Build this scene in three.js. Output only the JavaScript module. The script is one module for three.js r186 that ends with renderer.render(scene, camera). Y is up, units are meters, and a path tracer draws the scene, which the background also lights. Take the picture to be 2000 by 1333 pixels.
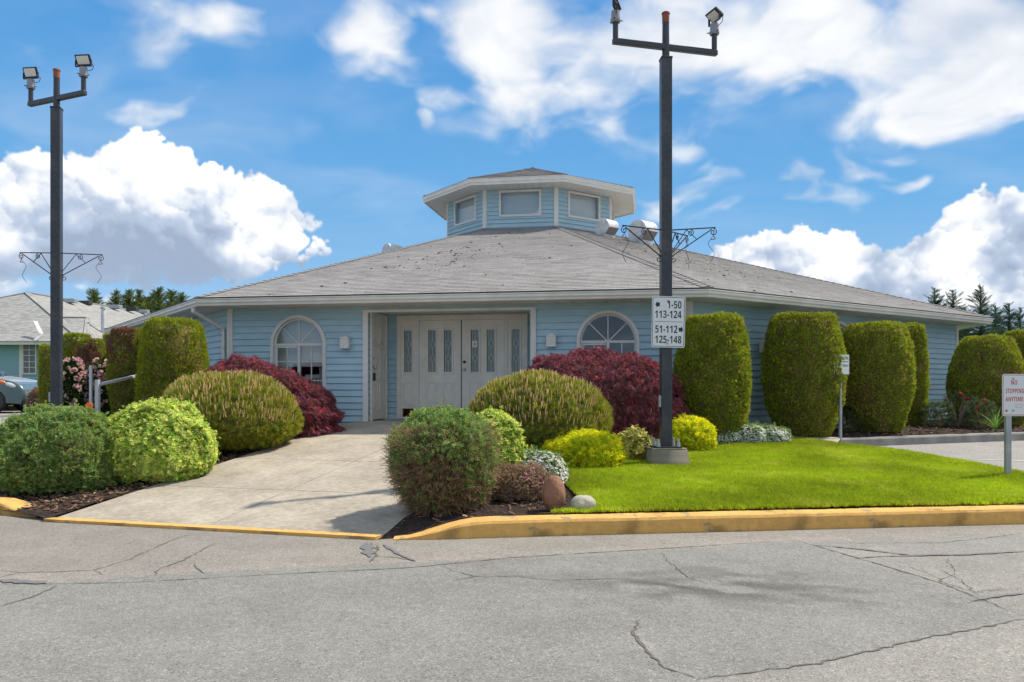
import * as THREE from 'three';
import { mergeGeometries } from 'three/addons/utils/BufferGeometryUtils.js';
import { RoundedBoxGeometry } from 'three/addons/geometries/RoundedBoxGeometry.js';

// ---------------------------------------------------------------- camera, sky, sun, exposure
const EYE = 1.4, FOCAL = 1580;
const scene = new THREE.Scene();
const camera = new THREE.PerspectiveCamera(2 * Math.atan(757 / FOCAL) * 180 / Math.PI, 2000 / 1514, 0.1, 6000);
camera.position.set(0, EYE, 0);
camera.setViewOffset(2000, 1514, 0, 0, 2000, 1333);
const renderer = new THREE.WebGLRenderer({ antialias: true });
renderer.toneMapping = THREE.LinearToneMapping;
const EXPOSURE = 2.55;
renderer.toneMappingExposure = EXPOSURE;
renderer.shadowMap.enabled = true;
const sun = new THREE.DirectionalLight(new THREE.Color(1.0, 0.91, 0.77), 2.15);
sun.position.set(4.7 * 6, 7.2 * 6, -2.16 * 6 - 12);
sun.target.position.set(0, 0, -12);
sun.shadow.radius = 1.6;
Object.assign(sun.shadow.camera, { left: -40, right: 40, top: 40, bottom: -40, near: 1, far: 160 });
sun.shadow.mapSize.set(4096, 4096);
sun.name = 'sun';
scene.add(sun, sun.target);
const skyTexture = makeSky(4096, 2048);
scene.background = skyTexture;
scene.environment = skyTexture;

// ---------------------------------------------------------------- numbers
function rng(seed) { let s = seed >>> 0; return () => { s = (s + 0x6d2b79f5) | 0; let t = Math.imul(s ^ (s >>> 15), 1 | s); t = (t + Math.imul(t ^ (t >>> 7), 61 | t)) ^ t; return ((t ^ (t >>> 14)) >>> 0) / 4294967296; }; }
function hash3(x, y, z) { let h = Math.imul(x, 374761393) + Math.imul(y, 668265263) + Math.imul(z, 1442695041); h = Math.imul(h ^ (h >>> 13), 1274126177); return ((h ^ (h >>> 16)) >>> 0) / 4294967296; }
function noise3(x, y, z) {
  const xi = Math.floor(x), yi = Math.floor(y), zi = Math.floor(z); let u = x - xi, v = y - yi, w = z - zi;
  u = u * u * (3 - 2 * u); v = v * v * (3 - 2 * v); w = w * w * (3 - 2 * w);
  const m = (a, b, t) => a + (b - a) * t;
  return m(m(m(hash3(xi, yi, zi), hash3(xi + 1, yi, zi), u), m(hash3(xi, yi + 1, zi), hash3(xi + 1, yi + 1, zi), u), v),
    m(m(hash3(xi, yi, zi + 1), hash3(xi + 1, yi, zi + 1), u), m(hash3(xi, yi + 1, zi + 1), hash3(xi + 1, yi + 1, zi + 1), u), v), w);
}
function fbm(x, y, z, oct = 4) { let a = 0.5, s = 0, t = 0; for (let i = 0; i < oct; i++) { s += a * noise3(x, y, z); t += a; a *= 0.5; x = x * 2.03 + 17.1; y = y * 2.03 + 5.7; z = z * 2.03 + 9.2; } return s / t; }
function clamp(x, a, b) { return x < a ? a : x > b ? b : x; }
function lerp(a, b, t) { return a + (b - a) * t; }
function smooth(a, b, x) { const t = clamp((x - a) / (b - a), 0, 1); return t * t * (3 - 2 * t); }
function lin(c) { c /= 255; return c <= 0.04045 ? c / 12.92 : Math.pow((c + 0.055) / 1.055, 2.4); }
function rgb(r, g, b) { return new THREE.Color().setRGB(r, g, b); }

// ---------------------------------------------------------------- sky: air and clouds, by azimuth and elevation in degrees
function makeSky(W, H) {
  const out = new Float32Array(W * H * 4), EX = 2.06;
  const c = (r, g, b) => [lin(r) / EX, lin(g) / EX, lin(b) / EX];
  const zen = c(54, 128, 196), mid = c(104, 163, 212), low = c(186, 210, 229), white = c(250, 250, 250).map((q) => q * 0.95), bright = [1.25 / EX, 1.24 / EX, 1.22 / EX], grey = c(160, 172, 190), deep = c(134, 154, 182);
  const inside = (poly, x, y) => { let r = false; for (let i = 0, j = poly.length - 1; i < poly.length; j = i++) { const [a, b] = poly[i], [p, q] = poly[j]; if ((b > y) !== (q > y) && x < (p - a) * (y - b) / (q - b) + a) r = !r; } return r; };
  const edge = (poly, x, y) => { let m = 1e9; for (let i = 0, j = poly.length - 1; i < poly.length; j = i++) { const [a, b] = poly[i], [p, q] = poly[j], t = clamp(((x - p) * (a - p) + (y - q) * (b - q)) / ((a - p) ** 2 + (b - q) ** 2), 0, 1); m = Math.min(m, Math.hypot(x - p - t * (a - p), y - q - t * (b - q))); } return m; };
  // heaped clouds: outlines filled with puffs
  const heaps = [];
  const heap = (poly, n, seed, base, tall) => {
    const r = rng(seed), xs = poly.map((p) => p[0]), ys = poly.map((p) => p[1]), x0 = Math.min(...xs), x1 = Math.max(...xs), y0 = Math.min(...ys), y1 = Math.max(...ys), puffs = [];
    for (let k = 0; puffs.length < n && k < n * 30; k++) {
      const x = lerp(x0, x1, r()), y = lerp(y0, y1, r());
      if (!inside(poly, x, y)) continue;
      const d = edge(poly, x, y), q = clamp(d * (0.75 + 0.35 * r()), 0.28, 1.9);
      puffs.push([x, y, q, r() * 0.9 + clamp((y1 - y) / (y1 - y0), 0, 1) * 1.6]);
    }
    heaps.push({ puffs, x0: x0 - 2.5, x1: x1 + 2.5, y0: y0 - 2, y1: y1 + 2, base, tall, seed });
  };
  heap([[-39, 11], [-35.33, 12.43], [-32.33, 13.5], [-30.75, 14.4], [-28.84, 14.07], [-27.14, 14.68], [-25.54, 16.0], [-24.2, 16.2], [-22.98, 15.7], [-21.43, 15.2], [-19.84, 13.9], [-16.9, 14.1], [-15.22, 13.0], [-12.9, 11.6], [-13.1, 10.8], [-14.55, 10.4], [-12.7, 9.78], [-13.1, 9.0], [-15.56, 8.4], [-19.19, 6.9], [-23.9, 6.5], [-28.28, 6.7], [-32.33, 6.2], [-39, 5.8]], 420, 11, 6.4, 16);
  heap([[12.84, 9.01], [15.56, 10.4], [18.22, 10.7], [19.03, 10.8], [20.79, 10.2], [22.36, 10.3], [23.13, 10.7], [23.59, 9.9], [24.2, 9.1], [25.98, 9.2], [27.71, 9.9], [28.56, 11.0], [30.21, 11.9], [32.33, 11.6], [35.33, 10.7], [40, 9], [40, 3.5], [32, 3.2], [27.7, 3.0], [20.8, 3.5], [15.9, 5]], 420, 29, 4.2, 12);
  const rr = rng(77);   // more of the same round the rest of the horizon
  for (let a = 52; a < 312; a += 17 + 9 * rr()) {
    const w = 6 + 7 * rr(), h = 4 + 6 * rr(), b = 4.5 + 2 * rr(), A = a > 180 ? a - 360 : a, poly = [];
    for (let k = 0; k <= 8; k++) poly.push([A - w + w * k / 4, b + h * Math.sin(Math.PI * k / 8) * (0.75 + 0.4 * rr())]);
    for (let k = 8; k >= 0; k -= 2) poly.push([A - w + w * k / 4, b - 0.8 - 0.5 * rr()]);
    heap(poly, 150, 300 + (a | 0), b, b + h);
  }
  // sheets of broken cloud: where they gather [azimuth, elevation, reach in azimuth, reach in elevation, how much]
  const sheets = [[-10, 23.8, 5.5, 3.2, 1.2], [-7.5, 21.2, 3.5, 2.2, 0.8], [1, 23.8, 7, 3.6, 1.45], [11, 22.8, 9, 4.4, 1.5], [20, 22.6, 8, 4.2, 1.5], [29.5, 21, 7.5, 4.6, 1.5], [2.5, 20, 6.5, 2.6, 1.1], [12, 19.2, 6, 2.6, 1.0], [-4.6, 19.2, 2.6, 1.1, 0.95], [-5.2, 17.6, 1.1, 0.6, 0.75], [-22.3, 17.7, 2.2, 1.0, 0.62],
    [-21, 23.4, 5.5, 2.0, 0.8], [-17, 20.4, 3, 0.8, 0.4], [19.6, 13.1, 3.2, 0.95, 0.95], [24, 14.3, 2.6, 0.85, 0.95], [27.5, 15.3, 2.6, 1.0, 1.0], [30.8, 16.9, 2.8, 1.2, 0.95], [26.5, 12.9, 1.6, 0.5, 0.6], [11.2, 13.3, 3.4, 1.1, 0.8], [9.3, 12.3, 2.0, 0.8, 0.7], [14.5, 11.7, 1.4, 0.5, 0.7], [-29, 21, 2.2, 1.2, 0.42],
    [-24, 5.6, 14, 0.5, 0.75], [-30, 4.5, 8, 1.1, 0.7], [28, 4.2, 9, 1.6, 0.7]];
  for (let row = 0; row < H; row++) {
    const up = ((row + 0.5) / H - 0.5) * Math.PI, el = up * 180 / Math.PI, sy = Math.sin(up), cy = Math.cos(up);
    for (let col = 0; col < W; col++) {
      const o = (row * W + col) * 4;
      if (el < -0.2) { out[o] = 0.2; out[o + 1] = 0.2; out[o + 2] = 0.19; out[o + 3] = 1; continue; }
      const round = ((col + 0.5) / W - 0.5) * 2 * Math.PI, x = Math.cos(round) * cy, z = Math.sin(round) * cy, az = Math.atan2(x, -z) * 180 / Math.PI;
      const t = Math.pow(clamp(el / 32, 0, 1), 0.62), px = [0, 1, 2].map((k) => el < 32 ? (t < 0.55 ? lerp(low[k], mid[k], t / 0.55) : lerp(mid[k], zen[k], (t - 0.55) / 0.45)) : zen[k]);
      // broken sheets
      const kk = 1 / (sy + 0.3), u = x * kk, v = z * kk;
      const wx = fbm(u * 4 + 3, v * 4, 1.3, 4) - 0.5, wz = fbm(u * 4, v * 4 + 8, 4.1, 4) - 0.5;
      const frame = (1 - smooth(31, 40, Math.abs(az))) * (1 - smooth(26, 33, el));
      let m = 0;
      if (frame > 0) for (const [a, e, ra, re, s] of sheets) { const q = ((az + wx * 11 - a) / ra) ** 2 + ((el + wz * 6 - e) / re) ** 2; if (q < 4) m = Math.max(m, s * Math.exp(-q * 0.75)); }
      const wide = 0.34 + 0.95 * smooth(0.36, 0.6, fbm(u * 1.3 + 40, v * 1.3, 7.7, 3)) * smooth(9, 16, el) * (1 - 0.35 * smooth(40, 70, el));
      m = lerp(wide, m, frame) + (fbm(u * 5 + 70, v * 5, 3.1, 4) - 0.5) * 0.7 * smooth(0.05, 0.4, lerp(wide, m, frame));
      const d = fbm(u * 9 + wx * 2, v * 9 + wz * 2, 2.2, 6), thin = fbm(u * 3 + 9 + wx * 3, v * 5, 5.5, 4);
      let a1 = smooth(0.56 - 0.42 * m, 1.1 - 0.45 * m, d) * smooth(0.06, 0.5, m);
      a1 = Math.max(a1, 0.2 * smooth(0.45, 0.85, thin) * smooth(6, 14, el));
      const body = smooth(0.35, 0.8, d), shade = clamp(0.62 + 0.42 * body * (0.6 + 0.3 * m) - 0.55 * smooth(0.5, 0.72, fbm(u * 5, v * 5, 9.9, 3)), 0, 1);
      for (let k = 0; k < 3; k++) px[k] = lerp(px[k], lerp(grey[k] * 1.2, white[k] * 0.93, shade), a1 * 0.95);
      // heaped clouds
      for (const h of heaps) {
        let A = az; if (h.x0 < -180 && A > 0) A -= 360; if (h.x1 > 180 && A < 0) A += 360;
        if (A < h.x0 || A > h.x1 || el < h.y0 || el > h.y1) continue;
        const w1 = (fbm(A * 0.9, el * 0.9, h.seed, 4) - 0.5) * 1.5, w2 = (fbm(A * 0.9 + 50, el * 0.9, h.seed, 4) - 0.5) * 1.5, f1 = (fbm(A * 3.6, el * 3.6, h.seed + 2, 3) - 0.5) * 0.5;
        const ax = A + w1 + f1, ay = el + w2 + f1;
        let top = -1e9, nx = 0, ny = 0, nz = 1, cover = 0;
        for (const [cx, cyy, r, off] of h.puffs) {
          const dx = ax - cx, dy = ay - cyy, q = dx * dx + dy * dy;
          if (q > r * r) continue;
          const hh = Math.sqrt(r * r - q), zz = hh + off * 0.55;
          cover = Math.max(cover, hh / Math.min(r, 0.9));
          if (zz > top) { top = zz; nx = dx / r; ny = dy / r; nz = hh / r; }
        }
        if (cover <= 0) continue;
        const alpha = smooth(0.02, 0.8, cover + (f1 + 0.05) * 0.5) * smooth(h.base - 1.8, h.base + 1.4, el + w2 * 1.5);
        const lit = clamp(nx * 0.5 + ny * 0.75 + nz * 0.12, -1, 1), tallness = clamp((el - h.base) / (h.tall - h.base), 0, 1);
        const big = fbm(A * 0.28 + 7, el * 0.4, h.seed + 5, 4), fine = fbm(A * 1.7, el * 1.7, h.seed + 8, 4);
        const s = clamp(0.02 + 0.34 * lit + 0.62 * tallness + 1.9 * (big - 0.5) + 0.35 * (fine - 0.5), 0, 1);
        for (let k = 0; k < 3; k++) {
          const cc = s < 0.35 ? lerp(lerp(deep[k], grey[k], 0.55), grey[k] * 1.25, s / 0.35) : s < 0.75 ? lerp(grey[k] * 1.25, white[k], (s - 0.35) / 0.4) : lerp(white[k], bright[k], (s - 0.75) / 0.25);
          px[k] = lerp(px[k], cc, alpha * 0.97);
        }
      }
      out[o] = px[0]; out[o + 1] = px[1]; out[o + 2] = px[2]; out[o + 3] = 1;
    }
  }
  const t = new THREE.DataTexture(out, W, H, THREE.RGBAFormat, THREE.FloatType);
  t.mapping = THREE.EquirectangularReflectionMapping; t.magFilter = THREE.LinearFilter; t.minFilter = THREE.LinearFilter; t.needsUpdate = true;
  return t;
}

// ---------------------------------------------------------------- naming
const taken = {};
function numbered(name) { const n = (taken[name] = (taken[name] ?? -1) + 1); return n ? name + '_' + String(n).padStart(3, '0') : name; }
function tag(o, label, category, group) { o.userData.label = label; o.userData.category = category; if (group) o.userData.group = group; return o; }
function thing(name, label, category, [x, y, z] = [0, 0, 0], turn = 0, group) { const o = new THREE.Group(); o.name = numbered(name); o.position.set(x, y, z); o.rotation.y = turn; scene.add(o); return tag(o, label, category, group); }
function part(name, geo, mat, parent) { const m = new THREE.Mesh(geo, mat); m.name = name; parent.add(m); return m; }
function setting(name, geo, mat, kind = 'structure') { const m = new THREE.Mesh(geo, mat); m.name = numbered(name); m.userData.kind = kind; scene.add(m); return m; }

// ---------------------------------------------------------------- geometry
const V = (x, y, z) => new THREE.Vector3(x, y, z);
const box = (w, h, d, x = 0, y = 0, z = 0) => new THREE.BoxGeometry(w, h, d).translate(x, y, z);
const rbox = (w, h, d, r, x = 0, y = 0, z = 0, s = 2) => new RoundedBoxGeometry(w, h, d, s, r).translate(x, y, z);
const cyl = (r0, r1, h, x = 0, y = 0, z = 0, n = 16) => new THREE.CylinderGeometry(r1, r0, h, n).translate(x, y + h / 2, z);
function merge(list) {
  const ready = list.map((g) => { const q = g.index ? g.toNonIndexed() : g; if (!q.attributes.normal) q.computeVertexNormals(); if (!q.attributes.uv) q.setAttribute('uv', new THREE.BufferAttribute(new Float32Array(q.attributes.position.count * 2), 2)); for (const k of Object.keys(q.attributes)) if (!['position', 'normal', 'uv', 'color'].includes(k)) q.deleteAttribute(k); return q; });
  return mergeGeometries(ready);
}
function metreUV(g) {   // uv in metres, by the axis that the face points along most
  if (g.index) g = g.toNonIndexed();
  if (!g.attributes.normal) g.computeVertexNormals();
  const p = g.attributes.position, n = g.attributes.normal, uv = new Float32Array(p.count * 2);
  for (let i = 0; i < p.count; i++) {
    const ax = Math.abs(n.getX(i)), ay = Math.abs(n.getY(i)), az = Math.abs(n.getZ(i));
    const [a, b] = ay >= ax && ay >= az ? [p.getX(i), p.getZ(i)] : ax >= az ? [p.getZ(i), p.getY(i)] : [p.getX(i), p.getY(i)];
    uv[i * 2] = a; uv[i * 2 + 1] = b;
  }
  return g.setAttribute('uv', new THREE.BufferAttribute(uv, 2));
}
class Mesher {   // loose triangles with uv and, if asked for, colour
  constructor() { this.p = []; this.u = []; this.c = []; }
  tri(a, b, c, col, uv) { this.p.push(...a, ...b, ...c); this.u.push(...(uv ? uv.flat() : [0, 0, 0, 0, 0, 0])); if (col) for (let k = 0; k < 3; k++) this.c.push(...(Array.isArray(col[0]) ? col[k] : col)); return this; }
  quad(a, b, c, d, col, uv) { return this.tri(a, b, c, col, uv && [uv[0], uv[1], uv[2]]).tri(a, c, d, col, uv && [uv[0], uv[2], uv[3]]); }
  done() {
    const g = new THREE.BufferGeometry();
    g.setAttribute('position', new THREE.BufferAttribute(new Float32Array(this.p), 3));
    g.setAttribute('uv', new THREE.BufferAttribute(new Float32Array(this.u), 2));
    if (this.c.length) g.setAttribute('color', new THREE.BufferAttribute(new Float32Array(this.c), 3));
    g.computeVertexNormals();
    return g;
  }
}
const tube = (pts, r, n = 40, k = 8, closed = false) => new THREE.TubeGeometry(new THREE.CatmullRomCurve3(pts, closed, 'catmullrom', 0.3), n, r, k, closed);
function bar(a, b, w, h = w, up = V(0, 1, 0)) {   // a straight bar of rectangular section from a to b
  const d = b.clone().sub(a), L = d.length(), g = new THREE.BoxGeometry(w, h, L), z = d.normalize(), x = up.clone().cross(z);
  if (x.lengthSq() < 1e-6) x.set(1, 0, 0); x.normalize();
  const y = z.clone().cross(x), m = new THREE.Matrix4().makeBasis(x, y, z).setPosition(a.clone().add(b).multiplyScalar(0.5));
  return g.applyMatrix4(m);
}
function rod(a, b, r, n = 8, r2 = r) { const d = b.clone().sub(a), g = new THREE.CylinderGeometry(r2, r, d.length(), n), q = new THREE.Quaternion().setFromUnitVectors(V(0, 1, 0), d.clone().normalize()); return g.applyQuaternion(q).translate((a.x + b.x) / 2, (a.y + b.y) / 2, (a.z + b.z) / 2); }
function extrude(shape, depth, bevel = 0, seg = 12) { return new THREE.ExtrudeGeometry(shape, { depth, bevelEnabled: bevel > 0, bevelSize: bevel, bevelThickness: bevel, bevelSegments: 2, curveSegments: seg }); }
const poly = (pts) => { const s = new THREE.Shape(); pts.forEach(([x, y], i) => i ? s.lineTo(x, y) : s.moveTo(x, y)); s.closePath(); return s; };

// ---------------------------------------------------------------- textures
function tex(w, h, f, srgb = true) {
  const d = new Uint8Array(w * h * 4);
  for (let y = 0; y < h; y++) for (let x = 0; x < w; x++) { const c = f(x / w, y / h, x, y), o = (y * w + x) * 4; d[o] = clamp(c[0] * 255, 0, 255); d[o + 1] = clamp((c[1] ?? c[0]) * 255, 0, 255); d[o + 2] = clamp((c[2] ?? c[0]) * 255, 0, 255); d[o + 3] = 255; }
  const t = new THREE.DataTexture(d, w, h); t.wrapS = t.wrapT = THREE.RepeatWrapping; t.magFilter = THREE.LinearFilter; t.minFilter = THREE.LinearMipmapLinearFilter; if (srgb) t.colorSpace = THREE.SRGBColorSpace; t.needsUpdate = true; return t;
}
function wrapNoise(u, v, f, seed, oct = 4) {   // fbm that repeats over the unit square
  let a = 0.5, s = 0, t = 0;
  for (let i = 0; i < oct; i++) {
    const x = u * f, y = v * f, xi = Math.floor(x), yi = Math.floor(y); let p = x - xi, q = y - yi; p = p * p * (3 - 2 * p); q = q * q * (3 - 2 * q);
    const h = (ix, iy) => hash3(((ix % f) + f) % f, ((iy % f) + f) % f, seed + i * 13);
    s += a * lerp(lerp(h(xi, yi), h(xi + 1, yi), p), lerp(h(xi, yi + 1), h(xi + 1, yi + 1), p), q); t += a; a *= 0.5; f *= 2;
  }
  return s / t;
}
const scaled = (t, s) => { const c = t.clone(); c.repeat.set(1 / s, 1 / s); c.needsUpdate = true; return c; };   // s: metres that one tile covers
// stone-chip surfaces: average 0.5, multiplied by the material's colour
const chipTex = tex(1024, 1024, (u, v, x, y) => {
  const fine = hash3(x >> 1, y >> 1, 5), f2 = hash3(x, y, 8), m = wrapNoise(u, v, 64, 3, 4), big = wrapNoise(u, v, 6, 9, 4);
  const agg = hash3(x >> 2, (y + ((x >> 2) & 1) * 2) >> 2, 77); let k = 0.76 + (fine - 0.5) * 0.17 + (f2 - 0.5) * 0.14 + (agg - 0.5) * 0.1 + (m - 0.5) * 0.1 + (big - 0.5) * 0.08; const hot = agg > 0.95 ? 0.11 : agg < 0.05 ? -0.12 : 0;
  k += hot; return [k + 0.012 * (f2 - 0.5), k, k - 0.02 * (fine - 0.5)];
});
const chipBump = tex(512, 512, (u, v, x, y) => [wrapNoise(u, v, 96, 21, 3) * 0.7 + hash3(x >> 1, y >> 1, 31) * 0.3], false);
const sandTex = tex(1024, 1024, (u, v, x, y) => { const f = hash3(x, y, 15), f2 = hash3(x >> 1, y >> 1, 16), m = wrapNoise(u, v, 48, 13, 4), b = wrapNoise(u, v, 5, 19, 5); const k = 0.8 + (f - 0.5) * 0.15 + (f2 - 0.5) * 0.12 + (m - 0.5) * 0.18 + (b - 0.5) * 0.2; return [k, k * 0.99, k * 0.975]; });
const blotchTex = tex(512, 512, (u, v, x, y) => { const k = 0.86 + (wrapNoise(u, v, 4, 41, 6) - 0.5) * 0.32 + (hash3(x, y, 42) - 0.5) * 0.05; return [k, k, k]; });
const streakTex = tex(512, 512, (u, v, x, y) => { const k = 0.93 + (wrapNoise(u, v * 0.999, 6, 51, 5) - 0.5) * 0.1 + (wrapNoise(u, (v * 8) % 1, 16, 52, 3) - 0.5) * 0.05; return [k, k, k]; });
const barkTex = tex(512, 512, (u, v, x, y) => { const a = wrapNoise(u, v, 24, 61, 4), b = wrapNoise((u * 2) % 1, v, 40, 62, 3); const k = 0.55 + (a - 0.5) * 0.9 + (b - 0.5) * 0.5; return [k, k * 0.93, k * 0.88]; });
const barkBump = tex(512, 512, (u, v) => [wrapNoise(u, v, 32, 71, 4)], false);
const paintTex = tex(512, 512, (u, v, x, y) => { const a = wrapNoise(u, v, 10, 91, 5), b = wrapNoise(u, v, 3, 92, 6), c = wrapNoise(u, v, 40, 93, 3), k = 1 + (b - 0.5) * 0.22 + (c - 0.5) * 0.14 + (hash3(x, y, 96) - 0.5) * 0.06, chip = smooth(0.7, 0.73, a) * 0.85, grime = smooth(0.58, 0.78, wrapNoise(u, v, 6, 94, 6)) * 0.22; return [lerp(0.885 * k, 0.6, chip) * (1 - grime), lerp(0.69 * k, 0.56, chip) * (1 - grime), lerp(0.385 * k, 0.44, chip) * (1 - grime)]; });
const rustTex = tex(256, 512, (u, v, x, y) => { const a = wrapNoise(u, v, 6, 81, 5), b = wrapNoise(u, v, 20, 82, 3), s = smooth(0.56, 0.7, a); const k = 0.8 + (b - 0.5) * 0.3; return [k + s * 0.18, k + s * 0.12, k + s * 0.08]; });

// ---------------------------------------------------------------- materials
const std = (r, g, b, rough = 0.8, more = {}) => new THREE.MeshStandardMaterial({ color: rgb(r, g, b), roughness: rough, ...more });
const leafy = (r, g, b, through = 0.35, more = {}) => new THREE.MeshPhysicalMaterial({ color: rgb(r, g, b), roughness: 1, transmission: through, thickness: 0, specularIntensity: 0.25, side: THREE.DoubleSide, ...more });
const M = {
  siding: std(0.47, 0.67, 0.76, 0.62, { map: streakTex, bumpMap: barkBump, bumpScale: 0.0006 }),
  sidingBack: std(0.47, 0.67, 0.76, 0.9),
  trim: std(0.86, 0.83, 0.78, 0.5, { map: streakTex }),
  gutter: std(0.86, 0.83, 0.77, 0.42, { map: streakTex }),
  soffit: std(0.84, 0.81, 0.76, 0.6, { map: streakTex }),
  door: std(0.9, 0.845, 0.75, 0.42, { map: streakTex }),
  shingle: std(0.56, 0.545, 0.525, 0.95, { vertexColors: true, map: scaled(chipTex, 1.3), }),
  felt: std(0.3, 0.29, 0.28, 0.95),
  ridge: std(0.48, 0.465, 0.45, 0.95, { map: scaled(chipTex, 1.3) }),
  moss: std(0.045, 0.04, 0.025, 1),
  glass: new THREE.MeshPhysicalMaterial({ color: rgb(0.86, 0.9, 0.9), roughness: 0, transmission: 1, thickness: 0, ior: 1.9 }),
  doorGlass: new THREE.MeshPhysicalMaterial({ color: rgb(0.5, 0.56, 0.5), roughness: 0.03, transmission: 1, thickness: 0, ior: 1.9 }),
  blind: std(0.62, 0.63, 0.64, 0.9),
  inner: std(0.42, 0.4, 0.36, 0.9),
  innerFloor: std(0.16, 0.12, 0.1, 0.8),
  brass: std(0.66, 0.52, 0.26, 0.35, { metalness: 1 }),
  lead: std(0.6, 0.58, 0.42, 0.45, { metalness: 0.6 }),
  steel: std(0.6, 0.6, 0.6, 0.28, { metalness: 1 }),
  mirror: std(0.72, 0.66, 0.55, 0.06, { metalness: 1 }),
  dark: std(0.03, 0.03, 0.032, 0.6),
  pole: std(0.055, 0.06, 0.075, 0.36, { map: scaled(rustTex, 0.8) }),
  iron: std(0.02, 0.02, 0.022, 0.5),
  rust: std(0.26, 0.085, 0.045, 0.8),
  lampGrey: std(0.26, 0.27, 0.3, 0.5),
  lampLens: std(0.72, 0.72, 0.68, 0.25),
  galv: std(0.5, 0.53, 0.56, 0.42, { metalness: 0.55, map: scaled(blotchTex, 0.5) }),
  ventWhite: std(0.76, 0.77, 0.79, 0.42, { map: scaled(blotchTex, 1.2) }),
  ventInside: std(0.2, 0.19, 0.18, 0.8),
  concrete: std(0.58, 0.525, 0.435, 0.95, { map: scaled(sandTex, 2.3), bumpMap: scaled(chipBump, 0.7), bumpScale: 0.0015 }),
  oldConcrete: std(0.27, 0.245, 0.2, 0.95, { map: scaled(blotchTex, 0.45), bumpMap: scaled(chipBump, 0.5), bumpScale: 0.003 }),
  kerbGrey: std(0.36, 0.34, 0.31, 0.95, { map: scaled(blotchTex, 0.9), bumpMap: scaled(chipBump, 0.6), bumpScale: 0.003 }),
  kerbYellow: std(1, 1, 1, 0.9, { map: scaled(paintTex, 1.7), bumpMap: scaled(chipBump, 0.5), bumpScale: 0.006 }),
  asphalt: std(0.38, 0.372, 0.342, 0.95, { vertexColors: true, map: scaled(chipTex, 2.4), bumpMap: scaled(chipBump, 0.9), bumpScale: 0.0022 }),
  lot: std(0.50, 0.48, 0.45, 0.95, { map: scaled(chipTex, 2.9), bumpMap: scaled(chipBump, 1.1), bumpScale: 0.005 }),
  crack: std(0.12, 0.11, 0.1, 1),
  sealer: std(0.33, 0.33, 0.335, 0.8, { map: scaled(chipTex, 2.6) }),
  marking: std(0.75, 0.75, 0.72, 0.8, { map: scaled(blotchTex, 0.5) }),
  mulch: std(0.11, 0.062, 0.042, 1, { map: scaled(barkTex, 0.8), bumpMap: scaled(barkBump, 0.5), bumpScale: 0.03 }),
  chip: std(0.2, 0.12, 0.075, 1),
  grassBase: std(0.2, 0.3, 0.012, 1, { map: scaled(barkTex, 0.9) }),
  meadow: std(0.2, 0.3, 0.02, 1, { map: scaled(barkTex, 1.7) }),
  wood: std(0.09, 0.06, 0.04, 0.95),
  twig: std(0.3, 0.2, 0.125, 0.95),
};
const place = (px, py, d) => V((px - 1000) / FOCAL * d, EYE - (py - 757) / FOCAL * d, -d);
const at = (x, d) => (x - 1000) / FOCAL * d;   // metres to the side of a thing d metres away that is seen at column x

// ---------------------------------------------------------------- the lie of the land: x to the side, d metres ahead of the street camera spot
const alongWalk = (x, d) => 0.27 * x + 0.963 * d - 6.79, acrossWalk = (x, d) => 0.963 * x - 0.27 * d;
const behindKerb = (x, d) => -0.1342 * (x + 1.26) + 0.9909 * (d - 7.4);
function land(x, d) {
  const tl = alongWalk(x, d), tr = behindKerb(x, d), w = smooth(-3.3, -2.3, acrossWalk(x, d));
  const left = clamp(0.03 + 0.094 * tl, 0, 0.7), right = clamp(0.13 + 0.065 * tr, 0, 0.62);
  return lerp(left, right, w) + clamp((d - 26) * 0.037, 0, 0.75) * smooth(-4, -12, x);
}
function onLand(px, py, lift = 0) { let d = 8; for (let i = 0; i < 60; i++) { const x = at(px, d), y = land(x, d) + lift; d = lerp(d, (EYE - y) * FOCAL / (py - 757), 0.5); } return [at(px, d), d]; }   // where a sight line meets the land
const walkY = (x, d) => clamp(0.1133 * alongWalk(x, d), 0, 0.762);
const lotY = (x, d) => land(x, d) - 0.045 - 0.1 * smooth(11, 13.4, d - 0.2 * (x - 6));

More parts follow.
